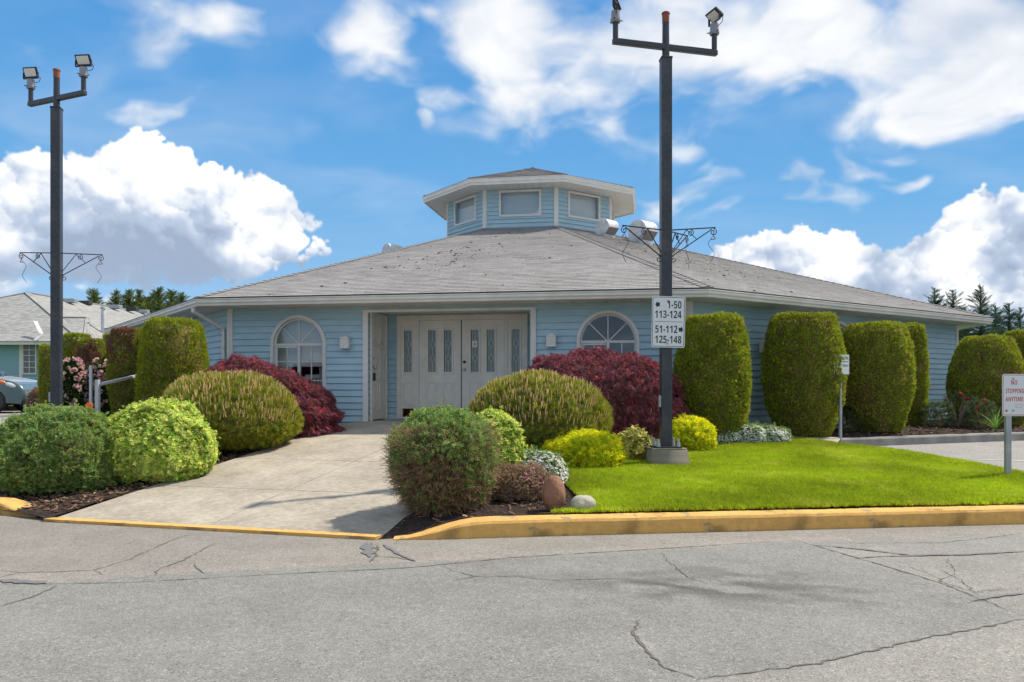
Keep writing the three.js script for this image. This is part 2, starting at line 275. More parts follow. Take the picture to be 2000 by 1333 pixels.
function sheet(outline, res, y, color) {   // a sheet over the land inside an outline of [x, d], cut into squares
  const xs = outline.map((p) => p[0]), ds = outline.map((p) => p[1]), x0 = Math.floor(Math.min(...xs) / res), x1 = Math.ceil(Math.max(...xs) / res), d0 = Math.floor(Math.min(...ds) / res), d1 = Math.ceil(Math.max(...ds) / res);
  const clip = (pts, axis, lim, sign) => { const r = []; for (let i = 0; i < pts.length; i++) { const a = pts[i], b = pts[(i + 1) % pts.length], fa = sign * (a[axis] - lim), fb = sign * (b[axis] - lim); if (fa >= 0) r.push(a); if (fa >= 0 !== fb >= 0) { const t = fa / (fa - fb); r.push([lerp(a[0], b[0], t), lerp(a[1], b[1], t)]); } } return r; };
  const P = [], U = [], C = [];
  const put = ([x, d]) => { P.push(x, y(x, d), -d); U.push(x, d); if (color) C.push(...color(x, d)); };
  for (let i = x0; i < x1; i++) {
    let strip = clip(clip(outline, 0, i * res, 1), 0, (i + 1) * res, -1);
    if (strip.length < 3) continue;
    for (let j = d0; j < d1; j++) {
      const c = clip(clip(strip, 1, j * res, 1), 1, (j + 1) * res, -1);
      if (c.length < 3) continue;
      const v = c.map(([x, d]) => new THREE.Vector2(x, d));
      for (const f of THREE.ShapeUtils.triangulateShape(v, [])) {
        let [a, b, e] = f.map((k) => c[k]);
        const s = (b[0] - a[0]) * (e[1] - a[1]) - (b[1] - a[1]) * (e[0] - a[0]);
        if (Math.abs(s) < 1e-9) continue;
        if (s < 0) [b, e] = [e, b];
        put(a); put(b); put(e);
      }
    }
  }
  const g = new THREE.BufferGeometry();
  g.setAttribute('position', new THREE.BufferAttribute(new Float32Array(P), 3)); g.setAttribute('uv', new THREE.BufferAttribute(new Float32Array(U), 2));
  if (color) g.setAttribute('color', new THREE.BufferAttribute(new Float32Array(C), 3));
  g.computeVertexNormals();
  return g;
}

// ground out to the horizon
{
  const n = 150, g = new THREE.PlaneGeometry(1, 1, n, n), p = g.attributes.position, f = (u) => Math.sinh(u * 9.2) * 0.5;
  const uv = g.attributes.uv;
  for (let i = 0; i < p.count; i++) { const x = f(p.getX(i) * 2) * 1.0, d = 14 + f(p.getY(i) * 2); p.setXYZ(i, x, Math.min(land(x, d), 1.4) - 0.22, -d); uv.setXY(i, x, d); }
  g.computeVertexNormals();
  setting('ground', g, M.meadow);
}

// street: an older strip along the kerb, newer paving beyond a straight seam
const seam = (x) => { const p = [[-9, 6.2], [-3.7, 5.75 + 0.02], [-1.4, 6.35], [0.2, 6.7], [2.55, 7.35], [9, 8.9]]; for (let i = 1; i < p.length; i++) if (x < p[i][0]) return lerp(p[i - 1][1], p[i][1], (x - p[i - 1][0]) / (p[i][0] - p[i - 1][0])); return 8.9; };
const road = (px, py) => { const d = EYE * FOCAL / (py - 757); return [at(px, d), d]; };
const patchEdge = [road(1555, 1056), road(1700, 1098), road(1830, 1137), road(2010, 1208), road(1830, 1244), road(1600, 1296), road(1362, 1328)];
{
  const inPatch = (x, d) => { let r = false; const P = [[-9, 2], [-9, 6.1], ...[-3.7, -1.4, 0.2].map((q) => [q, seam(q)]), ...patchEdge, road(1240, 1260), road(1235, 1215), [0.9, 3.6], [0.9, 2]]; for (let i = 0, j = P.length - 1; i < P.length; j = i++) { const [a, b] = P[i], [p, q] = P[j]; if ((b > d) !== (q > d) && x < (p - a) * (d - b) / (q - b) + a) r = !r; } return r; };
  const tint = (x, d) => {
    const old = d > seam(x), n = fbm(x * 0.7, d * 0.9, 3.3, 4) - 0.5, f = fbm(x * 5, d * 7, 8.8, 3) - 0.5;
    let k = 1 + n * 0.24 + f * 0.12, r = 1.0, b = 1.0;
    if (old) { r = 1.06; b = 0.96; k *= 1.0; const near = smooth(0.28, 0.0, d - seam(x)); r += 0.08 * near * (0.4 + n * 2); k *= 1 + 0.08 * near; } else if (inPatch(x, d)) { k *= 0.95; r = 0.985; b = 1.0; } else { k *= 1.07; r = 1.02; b = 0.98; }
    // ground-in dark stains and worn stone in the patch
    const st = Math.exp(-(((x - 1.6 - 0.25 * Math.sin(d * 4)) / 0.95) ** 2 + ((d - 5.72 + 0.06 * x) / 0.4) ** 2)) * smooth(0.34, 0.62, fbm(x * 5, d * 9, 1.1, 5)), rays = Math.exp(-(((x - 1.6) / 1.5) ** 2 + ((d - 5.9) / 0.6) ** 2)) * smooth(0.58, 0.7, fbm(x * 1.8 + d * 1.2, d * 6 - x * 2.6, 4.1, 3));
    k *= 1 - 0.62 * st - 0.32 * rays;
    const st2 = Math.exp(-(((x + 0.25) / 0.7) ** 2 + ((d - 6.45) / 0.3) ** 2)) * smooth(0.42, 0.66, fbm(x * 3, d * 5, 6.1, 4)); k *= 1 - 0.16 * st2; r += 0.05 * st2;
    return [k * r, k, k * b];
  };
  const flat = () => 0, K = [[-40, 7.4 + 0.28 * 38.74 + 0.2], [-1.26, 7.6], [40, 7.6 + 41.26 * 0.1354]];
  const near = sheet([[-8, 2.2], [8, 2.2], [8, 9.1], [-1.26, 7.6], [-8, 9.5]], 0.07, flat, tint);
  const far = merge([sheet([[-60, -30], [60, -30], [60, 2.2], [-60, 2.2]], 4, flat, () => [1.05, 1.03, 1]), sheet([[-60, 2.2], [-8, 2.2], [-8, 9.5], [-40, 18.6], [-60, 24]], 2, flat, () => [1.02, 1, 0.98]), sheet([[8, 2.2], [60, 2.2], [60, 15.8], [8, 9.1]], 2, flat, () => [1.05, 1.03, 1])]);
  setting('street', merge([near, far]), M.asphalt);
}
// cracks and seams: ragged ribbons of dark joint
function ribbon(pts, width, y, seed, jag = 0.03) {
  const r = rng(seed), m = new Mesher(), path = [];
  for (let i = 1; i < pts.length; i++) { const [a, b] = pts[i - 1], [p, q] = pts[i], L = Math.hypot(p - a, q - b), n = Math.max(2, Math.round(L / 0.05)); for (let k = 0; k < n; k++) path.push([lerp(a, p, k / n) + (r() - 0.5) * jag, lerp(b, q, k / n) + (r() - 0.5) * jag]); }
  path.push(pts[pts.length - 1]);
  let last;
  path.forEach(([x, d], i) => {
    const [a, b] = path[Math.max(0, i - 1)], [p, q] = path[Math.min(path.length - 1, i + 1)], L = Math.hypot(p - a, q - b) || 1, w = width * (0.35 + 0.9 * r()) * Math.min(1, 0.25 + 4 * Math.min(i, path.length - 1 - i) / path.length), nx = -(q - b) / L * w / 2, nd = (p - a) / L * w / 2;
    const A = [x + nx, y(x, d), -(d + nd)], B = [x - nx, y(x, d), -(d - nd)];
    if (last) m.quad(last[1], B, A, last[0]);
    last = [A, B];
  });
  return m.done();
}
{
  const y = () => 0.004, R = (a) => a.map((p) => road(...p));
  const seamLine = [[0, 1143], [250, 1139], [500, 1125], [800, 1110], [1000, 1090], [1250, 1075], [1555, 1056]];
  const lines = [[R(seamLine), 0.022, 0.012], [patchEdge.slice(0, 4), 0.022, 0.02], [patchEdge.slice(3), 0.024, 0.03], [R([[1362, 1328], [1300, 1305], [1265, 1275], [1240, 1245], [1243, 1220], [1250, 1212]]), 0.028, 0.035],
    [R([[0, 1185], [60, 1168], [110, 1145]]), 0.02, 0.03], [R([[0, 1114], [40, 1119], [90, 1118], [180, 1115], [250, 1095], [330, 1058], [380, 1040]]), 0.016, 0.03], [R([[40, 1119], [0, 1128]]), 0.018, 0.03], [R([[300, 1125], [310, 1112], [355, 1096], [395, 1075], [420, 1062]]), 0.022, 0.03], [R([[378, 1102], [392, 1116], [400, 1122]]), 0.02, 0.03], [R([[180, 1115], [205, 1124]]), 0.012, 0.03],
    [R([[728, 1060], [738, 1075], [733, 1088], [724, 1100]]), 0.03, 0.05], [R([[736, 1088], [775, 1090], [805, 1096]]), 0.016, 0.03], [R([[850, 1100], [890, 1118], [935, 1127], [1000, 1127], [1090, 1134], [1180, 1132], [1300, 1134]]), 0.014, 0.03], [R([[935, 1127], [885, 1135]]), 0.012, 0.03], [R([[1290, 1080], [1315, 1105], [1345, 1130], [1400, 1146]]), 0.012, 0.03], [R([[1000, 1127], [1050, 1126]]), 0.01, 0.03],
    [R([[1580, 1060], [1700, 1062], [1850, 1060], [1960, 1048], [2010, 1040]]), 0.014, 0.03], [R([[1830, 1110], [1870, 1130], [1910, 1160], [1960, 1150]]), 0.01, 0.04], [R([[1850, 1090], [1868, 1120], [1840, 1135], [1870, 1150]]), 0.009, 0.04], [R([[1910, 1160], [1930, 1172], [1890, 1180]]), 0.008, 0.04], [R([[1720, 1098], [1790, 1112], [1850, 1140], [1905, 1158], [2000, 1148]]), 0.009, 0.05]];
  lines.forEach(([p, w, j], i) => setting('pavement_crack', ribbon(p, w * 0.68, y, 900 + i, j), M.crack));
  const sealed = [[R([[1590, 1065], [1690, 1075], [1780, 1086], [1880, 1085], [2010, 1078]]), 0.05], [R([[1670, 1092], [1720, 1088], [1800, 1087], [1840, 1086]]), 0.03], [R([[0, 1135], [40, 1138], [90, 1141]]), 0.11], [R([[714, 1062], [719, 1078], [722, 1090]]), 0.11], [R([[748, 1065], [780, 1085], [812, 1098]]), 0.05], [R([[1900, 1175], [1960, 1165], [2010, 1160]]), 0.04]];
  sealed.forEach(([p, w], i) => setting('sealed_crack', ribbon(p, w, () => 0.007, 950 + i, 0.006), M.sealer));
}
// beds, lots and paths
const walkPoint = (t, c) => [0.27 * (t + 6.79) + 0.963 * c, 0.963 * (t + 6.79) - 0.27 * c];   // t along the walk from the kerb, c across it
const BL = -6.97, BM = -5.1, BR = -3.2;
setting('garden_bed', sheet([walkPoint(0.06, -7.05), walkPoint(0.0, BL), walkPoint(6.4, BL + 0.02), [-3.1, 15.2], [-5.5, 15.8], [-12, 24.6], [-14.5, 24.5], [-11.6, 19.5], [-7.6, 11.8], [-6.35, 9.3]], 0.25, (x, d) => land(x, d) + 0.012 * Math.sin(x * 7) * Math.sin(d * 6)), M.mulch);
const lawnEdge = [onLand(1165, 1002), onLand(1118, 965), onLand(1098, 942), onLand(1108, 926), onLand(1150, 910), onLand(1215, 896), onLand(1280, 882), onLand(1345, 873), onLand(1400, 871), onLand(1470, 867), onLand(1525, 861), onLand(1580, 864), onLand(1640, 873), onLand(1720, 881), onLand(1800, 893), onLand(1900, 911), onLand(2000, 932), [6.95, 9.6], [7.1, 8.75], [6.2, 8.62], [0.2, 7.82]];
setting('garden_bed', sheet([walkPoint(0.02, BR), walkPoint(7.0, BR), [0.9, 14.7], [3.1, 14.35], [11, 19.9], [16.5, 18.6], [16.5, 17.6], [9.7, 15.34], [5.7, 14.1], [5.3, 13.1], [6.1, 12.05], [6.56, 10.4], [7.0, 8.7], [1, 7.86], [-0.4, 7.68], [-1.06, 7.5]], 0.25, (x, d) => land(x, d) * smooth(-0.1, 0.5, behindKerb(x, d) + 0.1 * (x + 1.3)) + 0.012 * Math.sin(x * 7) * Math.sin(d * 6)), M.mulch);
setting('parking_lot', sheet([[5.45, 13.9], [5.25, 13.08], [6.05, 12.03], [6.5, 10.38], [6.95, 9.6], [7.15, 8.6], [9, 8.9], [40, 13], [40, 24.6], [9.7, 15.32], [5.7, 14.09]], 0.5, lotY), M.lot);
setting('parking_lot', sheet([[-6.5, 9.25], [-7.7, 11.8], [-11.7, 19.5], [-14.6, 24.5], [-14.6, 27.5], [-60, 27.5], [-60, 24], [-9, 9.95]], 0.6, (x, d) => land(x, d) - 0.05), M.lot);
{ const a = onLand(1785, 891, -0.1), b = onLand(2010, 908, -0.12), w = 0.05; setting('parking_line', sheet([[a[0], a[1] + w], [b[0], b[1] + w], [b[0] + 3, b[1] - 0.45 + w], [b[0] + 3, b[1] - 0.45 - w], [b[0], b[1] - w], [a[0], a[1] - w]], 0.5, (x, d) => lotY(x, d) + 0.005), M.marking); }
setting('side_path', sheet([[3.3, 14.0], [3.9, 13.35], [4.6, 13.45], [5.28, 13.12], [5.72, 14.06], [5.0, 14.3]], 0.3, (x, d) => land(x, d) + 0.03), M.concrete);

// the front walk: two rows of slabs
{
  const walk = new THREE.Group(); walk.name = 'front_walk'; walk.userData.kind = 'structure'; scene.add(walk);
  const rows = [0.13, 1.66, 3.37, 5.1, 6.4, 7.5], cols = [BL, BM, BR], g = 0.006;
  part('bedding', sheet([walkPoint(0.1, BL), walkPoint(0.1, BR), walkPoint(7.5, BR), walkPoint(7.5, BL)], 0.5, (x, d) => walkY(x, d) - 0.03), M.crack, walk);
  for (let i = 0; i < 5; i++) for (let j = 0; j < 2; j++) {
    const [t0, t1, c0, c1] = [rows[i] + g, rows[i + 1] - g, cols[j] + (j ? g : 0), cols[j + 1] - (j ? 0 : g)], k = [walkPoint(t0, c0), walkPoint(t0, c1), walkPoint(t1, c1), walkPoint(t1, c0)], top = k.map(([x, d]) => [x, walkY(x, d), -d]), low = k.map(([x, d]) => [x, walkY(x, d) - 0.08, -d]), m = new Mesher();
    m.quad(top[0], top[1], top[2], top[3]);
    for (let q = 0; q < 4; q++) m.quad(low[q], low[(q + 1) % 4], top[(q + 1) % 4], top[q]);
    part('slab', metreUV(m.done()), M.concrete, walk);
  }
  const m = new Mesher(), e = [walkPoint(0, BL), walkPoint(0, BR), walkPoint(0.125, BR), walkPoint(0.125, BL)];
  const hi = e.map(([x, d]) => [x, 0.03, -d]), lo = e.map(([x, d]) => [x, -0.05, -d]);
  m.quad(...hi); for (let q = 0; q < 4; q++) m.quad(lo[q], lo[(q + 1) % 4], hi[(q + 1) % 4], hi[q]);
  setting('painted_edge', metreUV(m.done()), M.kerbYellow);
}
// kerbs: a swept section, the ends running down to nothing
function kerb(name, path, mat, y, hgt, width, lowEnds = [0, 0]) {
  const sec = [[0, -0.2], [0.004, 0.78], [0.018, 0.93], [0.05, 1], [width - 0.03, 1], [width, 0.9], [width, -0.2]], m = new Mesher(), P = [];
  let run = 0; const total = path.reduce((s, p, i) => i ? s + Math.hypot(p[0] - path[i - 1][0], p[1] - path[i - 1][1]) : 0, 0);
  for (let i = 1; i < path.length; i++) { const a = path[i - 1], b = path[i], L = Math.hypot(b[0] - a[0], b[1] - a[1]), n = Math.max(1, Math.round(L / 0.12)); for (let k = 0; k < n + (i === path.length - 1); k++) P.push([lerp(a[0], b[0], k / n), lerp(a[1], b[1], k / n), run + L * k / n]); run += L; }
  const ring = P.map(([x, d, s], i) => {
    const a = P[Math.max(0, i - 1)], b = P[Math.min(P.length - 1, i + 1)], L = Math.hypot(b[0] - a[0], b[1] - a[1]), nx = -(b[1] - a[1]) / L, nd = (b[0] - a[0]) / L;
    let h = hgt; if (lowEnds[0]) h *= 0.08 + 0.92 * smooth(0, lowEnds[0], s); if (lowEnds[1]) h *= 0.08 + 0.92 * smooth(0, lowEnds[1], total - s);
    const w = (fbm(s * 3, 1, 4, 3) - 0.5) * 0.012;
    return sec.map(([o, v]) => [x + nx * (o + w), y(x, d) + (v < 0 ? -0.06 : v * h) + (fbm(s * 5, o * 9, 2, 2) - 0.5) * 0.008, -(d + nd * (o + w))]);
  });
  for (let i = 1; i < ring.length; i++) for (let k = 1; k < sec.length; k++) m.quad(ring[i - 1][k - 1], ring[i][k - 1], ring[i][k], ring[i - 1][k]);
  for (const [r, f] of [[ring[0], 1], [ring[ring.length - 1], 0]]) for (let k = 1; k < sec.length - 1; k++) f ? m.tri(r[0], r[k], r[k + 1]) : m.tri(r[0], r[k + 1], r[k]);
  return setting(name, metreUV(m.done()), mat);
}
kerb('street_kerb', [road(768, 1056), road(850, 1055), road(960, 1051), road(1100, 1047), road(1500, 1037), road(2000, 1024), [7.6, 8.62], [8.6, 9.0]], M.kerbYellow, () => 0, 0.165, 0.25, [0.85, 0.6]);
kerb('street_kerb', [[-12, 10.6], [-7.2, 9.32], [-5.6, 8.88], [-5.14, 8.72]], M.kerbYellow, () => 0, 0.15, 0.3, [0, 0.7]);
kerb('parking_kerb', [[5.62, 14.05], [9.7, 15.28], [16.5, 17.4], [30, 21.6]], M.kerbGrey, (x, d) => lotY(x, d), 0.155, 0.17);
kerb('parking_kerb', [[-22, 27.2], [-14.55, 25.9], [-13.2, 23.2]], M.kerbGrey, (x, d) => land(x, d) - 0.05, 0.14, 0.17);

// ---------------------------------------------------------------- the clubhouse: eight walls round a hall, hipped roof, lantern on top
const house = thing('clubhouse', 'pale blue eight-sided clubhouse with grey shingle roof, glazed lantern and white double doors', 'building', [0.65, 0.77, -25.8], -9.5 * Math.PI / 180);
const HA = 11.05, HB = 4.335, CORN = [[-HB, HA], [HB, HA], [HA, HB], [HA, -HB], [HB, -HA], [-HB, -HA], [-HA, -HB], [-HA, HB]];
const CUP = (a) => { const b = a * Math.tan(Math.PI / 8); return [[-b, a], [b, a], [a, b], [a, -b], [b, -a], [-b, -a], [-a, -b], [-a, b]]; };
const LAP = 0.121;
function grown(corners, e) {   // corners moved out so that every side moves out by e
  return corners.map((c, i) => { const p = corners[(i + 7) % 8], q = corners[(i + 1) % 8], n = (a, b) => { const L = Math.hypot(b[0] - a[0], b[1] - a[1]); return [-(b[1] - a[1]) / L, (b[0] - a[0]) / L]; }, n0 = n(p, c), n1 = n(c, q), s = [n0[0] + n1[0], n0[1] + n1[1]], L = Math.hypot(...s), k = e / (L / 2) / L; return [c[0] + s[0] * k, c[1] + s[1] * k]; });
}
// a wall from a to b (local x, z), outside to the left-hand normal; openings are {x0,x1,y0,y1} or arched {cx,hw,y0,ys}
function frameOf(a, b) { const L = Math.hypot(b[0] - a[0], b[1] - a[1]); return { L, turn: Math.atan2(-(b[1] - a[1]) / L, (b[0] - a[0]) / L) }; }
const archShape = (cx, hw, y0, ys) => { const s = new THREE.Shape(); s.moveTo(cx - hw, y0); s.lineTo(cx + hw, y0); s.lineTo(cx + hw, ys); s.absarc(cx, ys, hw, 0, Math.PI, false); s.closePath(); return s; };
const rectShape = (x0, x1, y0, y1) => poly([[x0, y0], [x1, y0], [x1, y1], [x0, y1]]);
const boardKit = new Map();
function siding(wall, L, y0, y1, holes, boardMat, seed) {
  const r = rng(seed), rows = Math.ceil((y1 - y0) / LAP);
  for (let k = 0; k < rows; k++) {
    const a = y0 + k * LAP, b = Math.min(y1, a + LAP);
    if (b - a < 0.02) continue;
    const mid = (a + b) / 2, cut = holes.filter((h) => h.hw ? mid > h.y0 && a < h.ys + h.hw : mid > h.y0 && mid < h.y1).map((h) => h.hw ? { c: h.cx, l: (y) => { const w = y <= h.ys ? h.hw : Math.sqrt(Math.max(0, h.hw * h.hw - (y - h.ys) ** 2)); return h.cx - w; }, r: (y) => { const w = y <= h.ys ? h.hw : Math.sqrt(Math.max(0, h.hw * h.hw - (y - h.ys) ** 2)); return h.cx + w; }, arc: b > h.ys } : { c: (h.x0 + h.x1) / 2, l: () => h.x0, r: () => h.x1 }).sort((p, q) => p.c - q.c);
    const ends = [() => 0, ...cut.flatMap((h) => [h.l, h.r]), () => L], arcs = cut.some((h) => h.arc);
    for (let s = 0; s < ends.length; s += 2) {
      const lf = ends[s], rt = ends[s + 1], n = arcs ? 7 : 1, m = new Mesher(), g = 0.012, off = [r() * 3, r() * 3];
      if (rt(a) - lf(a) < 0.006 && rt(b) - lf(b) < 0.006) continue;
      const P = []; for (let j = 0; j <= n; j++) { const y = lerp(a + g, b, j / n), z = lerp(0.032, 0.006, (y - a) / LAP); P.push([[lf(y), y, z], [rt(y), y, z]]); }
      const uv = (p) => [p[0] * 0.6 + off[0], p[1] + off[1]];
      for (let j = 0; j < n; j++) { const q = [P[j][0], P[j][1], P[j + 1][1], P[j + 1][0]]; m.quad(...q, null, q.map(uv)); }
      const u0 = [P[0][0][0], a + g, 0.002], u1 = [P[0][1][0], a + g, 0.002]; m.quad(u0, u1, P[0][1], P[0][0]);
      part('siding_board', m.done(), boardMat, wall);
    }
  }
}
function makeWall(parent, a, b, y0, y1, holes, seed, { thick = 0.12, boards = true, back = M.sidingBack, laps = y0 } = {}) {
  const { L, turn } = frameOf(a, b), s = rectShape(0, L, y0, y1);
  for (const h of holes) s.holes.push(h.hw ? archShape(h.cx, h.hw, Math.max(h.y0, y0 + 0.001), h.ys) : rectShape(h.x0, h.x1, Math.max(h.y0, y0 + 0.001), Math.min(h.y1, y1 - 0.001)));
  const w = part('wall', extrude(s, thick, 0, 24).translate(0, 0, -thick), back, parent);
  w.position.set(a[0], 0, a[1]); w.rotation.y = turn;
  if (boards) siding(w, L, laps, y1, holes, M.siding, seed);
  return w;
}
function partAt(name, geo, mat, parent, a, turn) { const m = part(name, geo, mat, parent); m.position.set(a[0], 0, a[1]); m.rotation.y = turn; return m; }

const WIN = { hw: 0.5, y0: 0.36, ys: 1.444 };   // openings; the frames overlap them
const SOFFIT = 2.14, frontHoles = [{ cx: 4.335 - 2.925, ...WIN }, { x0: 4.335 - 1.55, x1: 4.335 + 1.55, y0: -0.3, y1: 2.06 }, { cx: 4.335 + 2.925, ...WIN }], wingHoles = [{ cx: 4.5, ...WIN }];
const walls = CORN.map((c, i) => makeWall(house, c, CORN[(i + 1) % 8], -0.35, SOFFIT + 0.3, i === 0 ? frontHoles : i === 1 ? wingHoles : [], 40 + i, { boards: i === 0 || i === 1 || i === 7 || i === 2, laps: -0.15 }));
const returnL = makeWall(house, [-1.55, HA - 0.02], [-1.55, 9.95], -0.1, 2.3, [{ x0: 0.1, x1: 0.98, y0: -0.1, y1: 2.03 }], 60, { thick: 0.06, laps: -0.02 });
const returnR = makeWall(house, [1.55, 9.95], [1.55, HA - 0.02], -0.1, 2.3, [], 61, { thick: 0.06, laps: -0.02 });
const porchBack = makeWall(house, [-1.55, 9.95], [1.55, 9.95], -0.1, 2.3, [{ x0: 0.25, x1: 2.85, y0: -0.1, y1: 2.05 }], 62, { thick: 0.1, laps: -0.02 });
// white corner boards
for (let i = 0; i < 8; i++) {
  const inn = grown(CORN, 0.004)[i], [px, pz] = CORN[(i + 7) % 8], [qx, qz] = CORN[(i + 1) % 8], c = CORN[i], u = (x, z) => { const L = Math.hypot(x - c[0], z - c[1]); return [(x - c[0]) / L, (z - c[1]) / L]; }, a = u(px, pz), b = u(qx, qz), o = grown(CORN, 0.04)[i];
  const w = 0.085, P = [[inn[0] + a[0] * w, inn[1] + a[1] * w], [o[0] + a[0] * w, o[1] + a[1] * w], o, [o[0] + b[0] * w, o[1] + b[1] * w], [inn[0] + b[0] * w, inn[1] + b[1] * w], inn];
  part('corner_board', metreUV(extrude(poly(P.map(([x, z]) => [x, -z])), SOFFIT + 0.14, 0).rotateX(-Math.PI / 2).translate(0, -0.14, 0)), M.trim, house);
}
// porch opening: side boards, head board, ceiling, slab
{
  const h = partAt('porch_surround', metreUV(merge([box(0.1, 2.1, 0.05, 4.335 - 1.585, 1.03, 0.022), box(0.1, 2.1, 0.05, 4.335 + 1.585, 1.03, 0.022), box(3.07, 0.05, 0.05, 4.335, 2.055, 0.022)])), M.trim, house, CORN[0], 0);
  h.name = 'porch_surround';
  const cl = part('porch_ceiling', box(3.1, 0.02, 1.1, 0, 2.12, 10.5), M.soffit, house);
  for (let k = 0; k < 11; k++) part('ceiling_panel', metreUV(box(0.27, 0.012, 1.08, -1.41 + k * 0.282, 2.095, 10.5)), M.soffit, cl);
  const s = part('porch_slab', metreUV(box(3.6, 0.2, 1.35, 0, -0.108, 10.5)), M.concrete, house);
  for (const z of [9.99]) part('threshold', box(2.5, 0.03, 0.1, 0, 0.006, z), M.steel, s);
}
// arched windows
function archWindow(wall, cx, chairView) {
  const w = new THREE.Group(); w.name = 'window'; wall.parent.add(w); w.position.copy(wall.position); w.rotation.copy(wall.rotation);
  const ring = (o, i, y0, y1) => { const s = archShape(cx, o, y0, 1.444); s.holes.push(archShape(cx, i, y1, 1.444)); return s; };
  part('frame', extrude(ring(0.55, 0.505, 0.31, 0.36), 0.045, 0.008, 40).translate(0, 0, 0.002), M.trim, w);
  const inner = ring(0.505, 0.465, 0.36, 0.4); part('sash', extrude(inner, 0.03, 0, 40).translate(0, 0, -0.045), M.trim, w);
  part('pane', new THREE.ShapeGeometry(archShape(cx, 0.47, 0.39, 1.444), 40).translate(0, 0, -0.038), M.glass, w);
  const bars = [box(0.98, 0.045, 0.035, cx, 1.444, -0.022), box(0.05, 1.06, 0.035, cx, 0.9, -0.022), box(0.018, 0.47, 0.016, cx, 1.69, -0.026)];
  for (const t of [Math.PI / 4, 3 * Math.PI / 4]) bars.push(box(0.47, 0.018, 0.016).rotateZ(t).translate(cx + 0.235 * Math.cos(t), 1.444 + 0.235 * Math.sin(t), -0.026));
  bars.slice(0, 2).forEach((g) => part('mullion', g, M.trim, w)); bars.slice(2).forEach((g) => part('muntin', g, M.trim, w));
  for (const s of [-1, 1]) { part('muntin', box(0.016, 1.02, 0.014, cx + s * 0.245, 0.91, -0.027), M.trim, w); for (const y of [1.12, 0.76]) part('muntin', box(0.43, 0.016, 0.014, cx + s * 0.245, y, -0.0285), M.trim, w); }
  part('slider_rail', merge([box(0.43, 0.03, 0.02, cx - 0.25, 1.4, -0.02), box(0.03, 1.0, 0.02, cx - 0.452, 0.9, -0.02)]), M.trim, w);
  return w;
}
archWindow(walls[0], frontHoles[0].cx); archWindow(walls[0], frontHoles[2].cx); archWindow(walls[1], 4.5);
// hall inside
{
  const flat = (y, up) => { const s = poly(CORN.map(([x, z]) => [x * 0.985, -z * 0.985])); return extrude(s, 0.03).rotateX(-Math.PI / 2).translate(0, y, 0); };
  part('hall_floor', flat(-0.05), M.innerFloor, house); part('hall_ceiling', flat(2.42), M.inner, house);
  part('hall_partition', box(14, 2.45, 0.1, 0, 1.2, 6.2), M.inner, house);
  part('entry_partition', merge([box(0.08, 2.45, 3.6, -1.75, 1.2, 8.1), box(0.08, 2.45, 3.6, 1.75, 1.2, 8.1)]), M.inner, house);
  for (const [x0, x1] of [[-3.52, -3.2], [-2.62, -2.36]]) {
    const m = new Mesher(), n = 26; for (let k = 0; k < n; k++) { const q = (t) => [lerp(x0, x1, t), 10.78 + 0.03 * Math.sin(t * 34)], [a, za] = q(k / n), [b, zb] = q((k + 1) / n); m.quad([a, 0.2, za], [b, 0.2, zb], [b, 2.05, zb], [a, 2.05, za]); }
    part('curtain', m.done(), M.blind, house);
  }
  part('roller_blind', box(1.16, 1.06, 0.006, -2.925, 1.56, 10.83), M.blind, house);
}
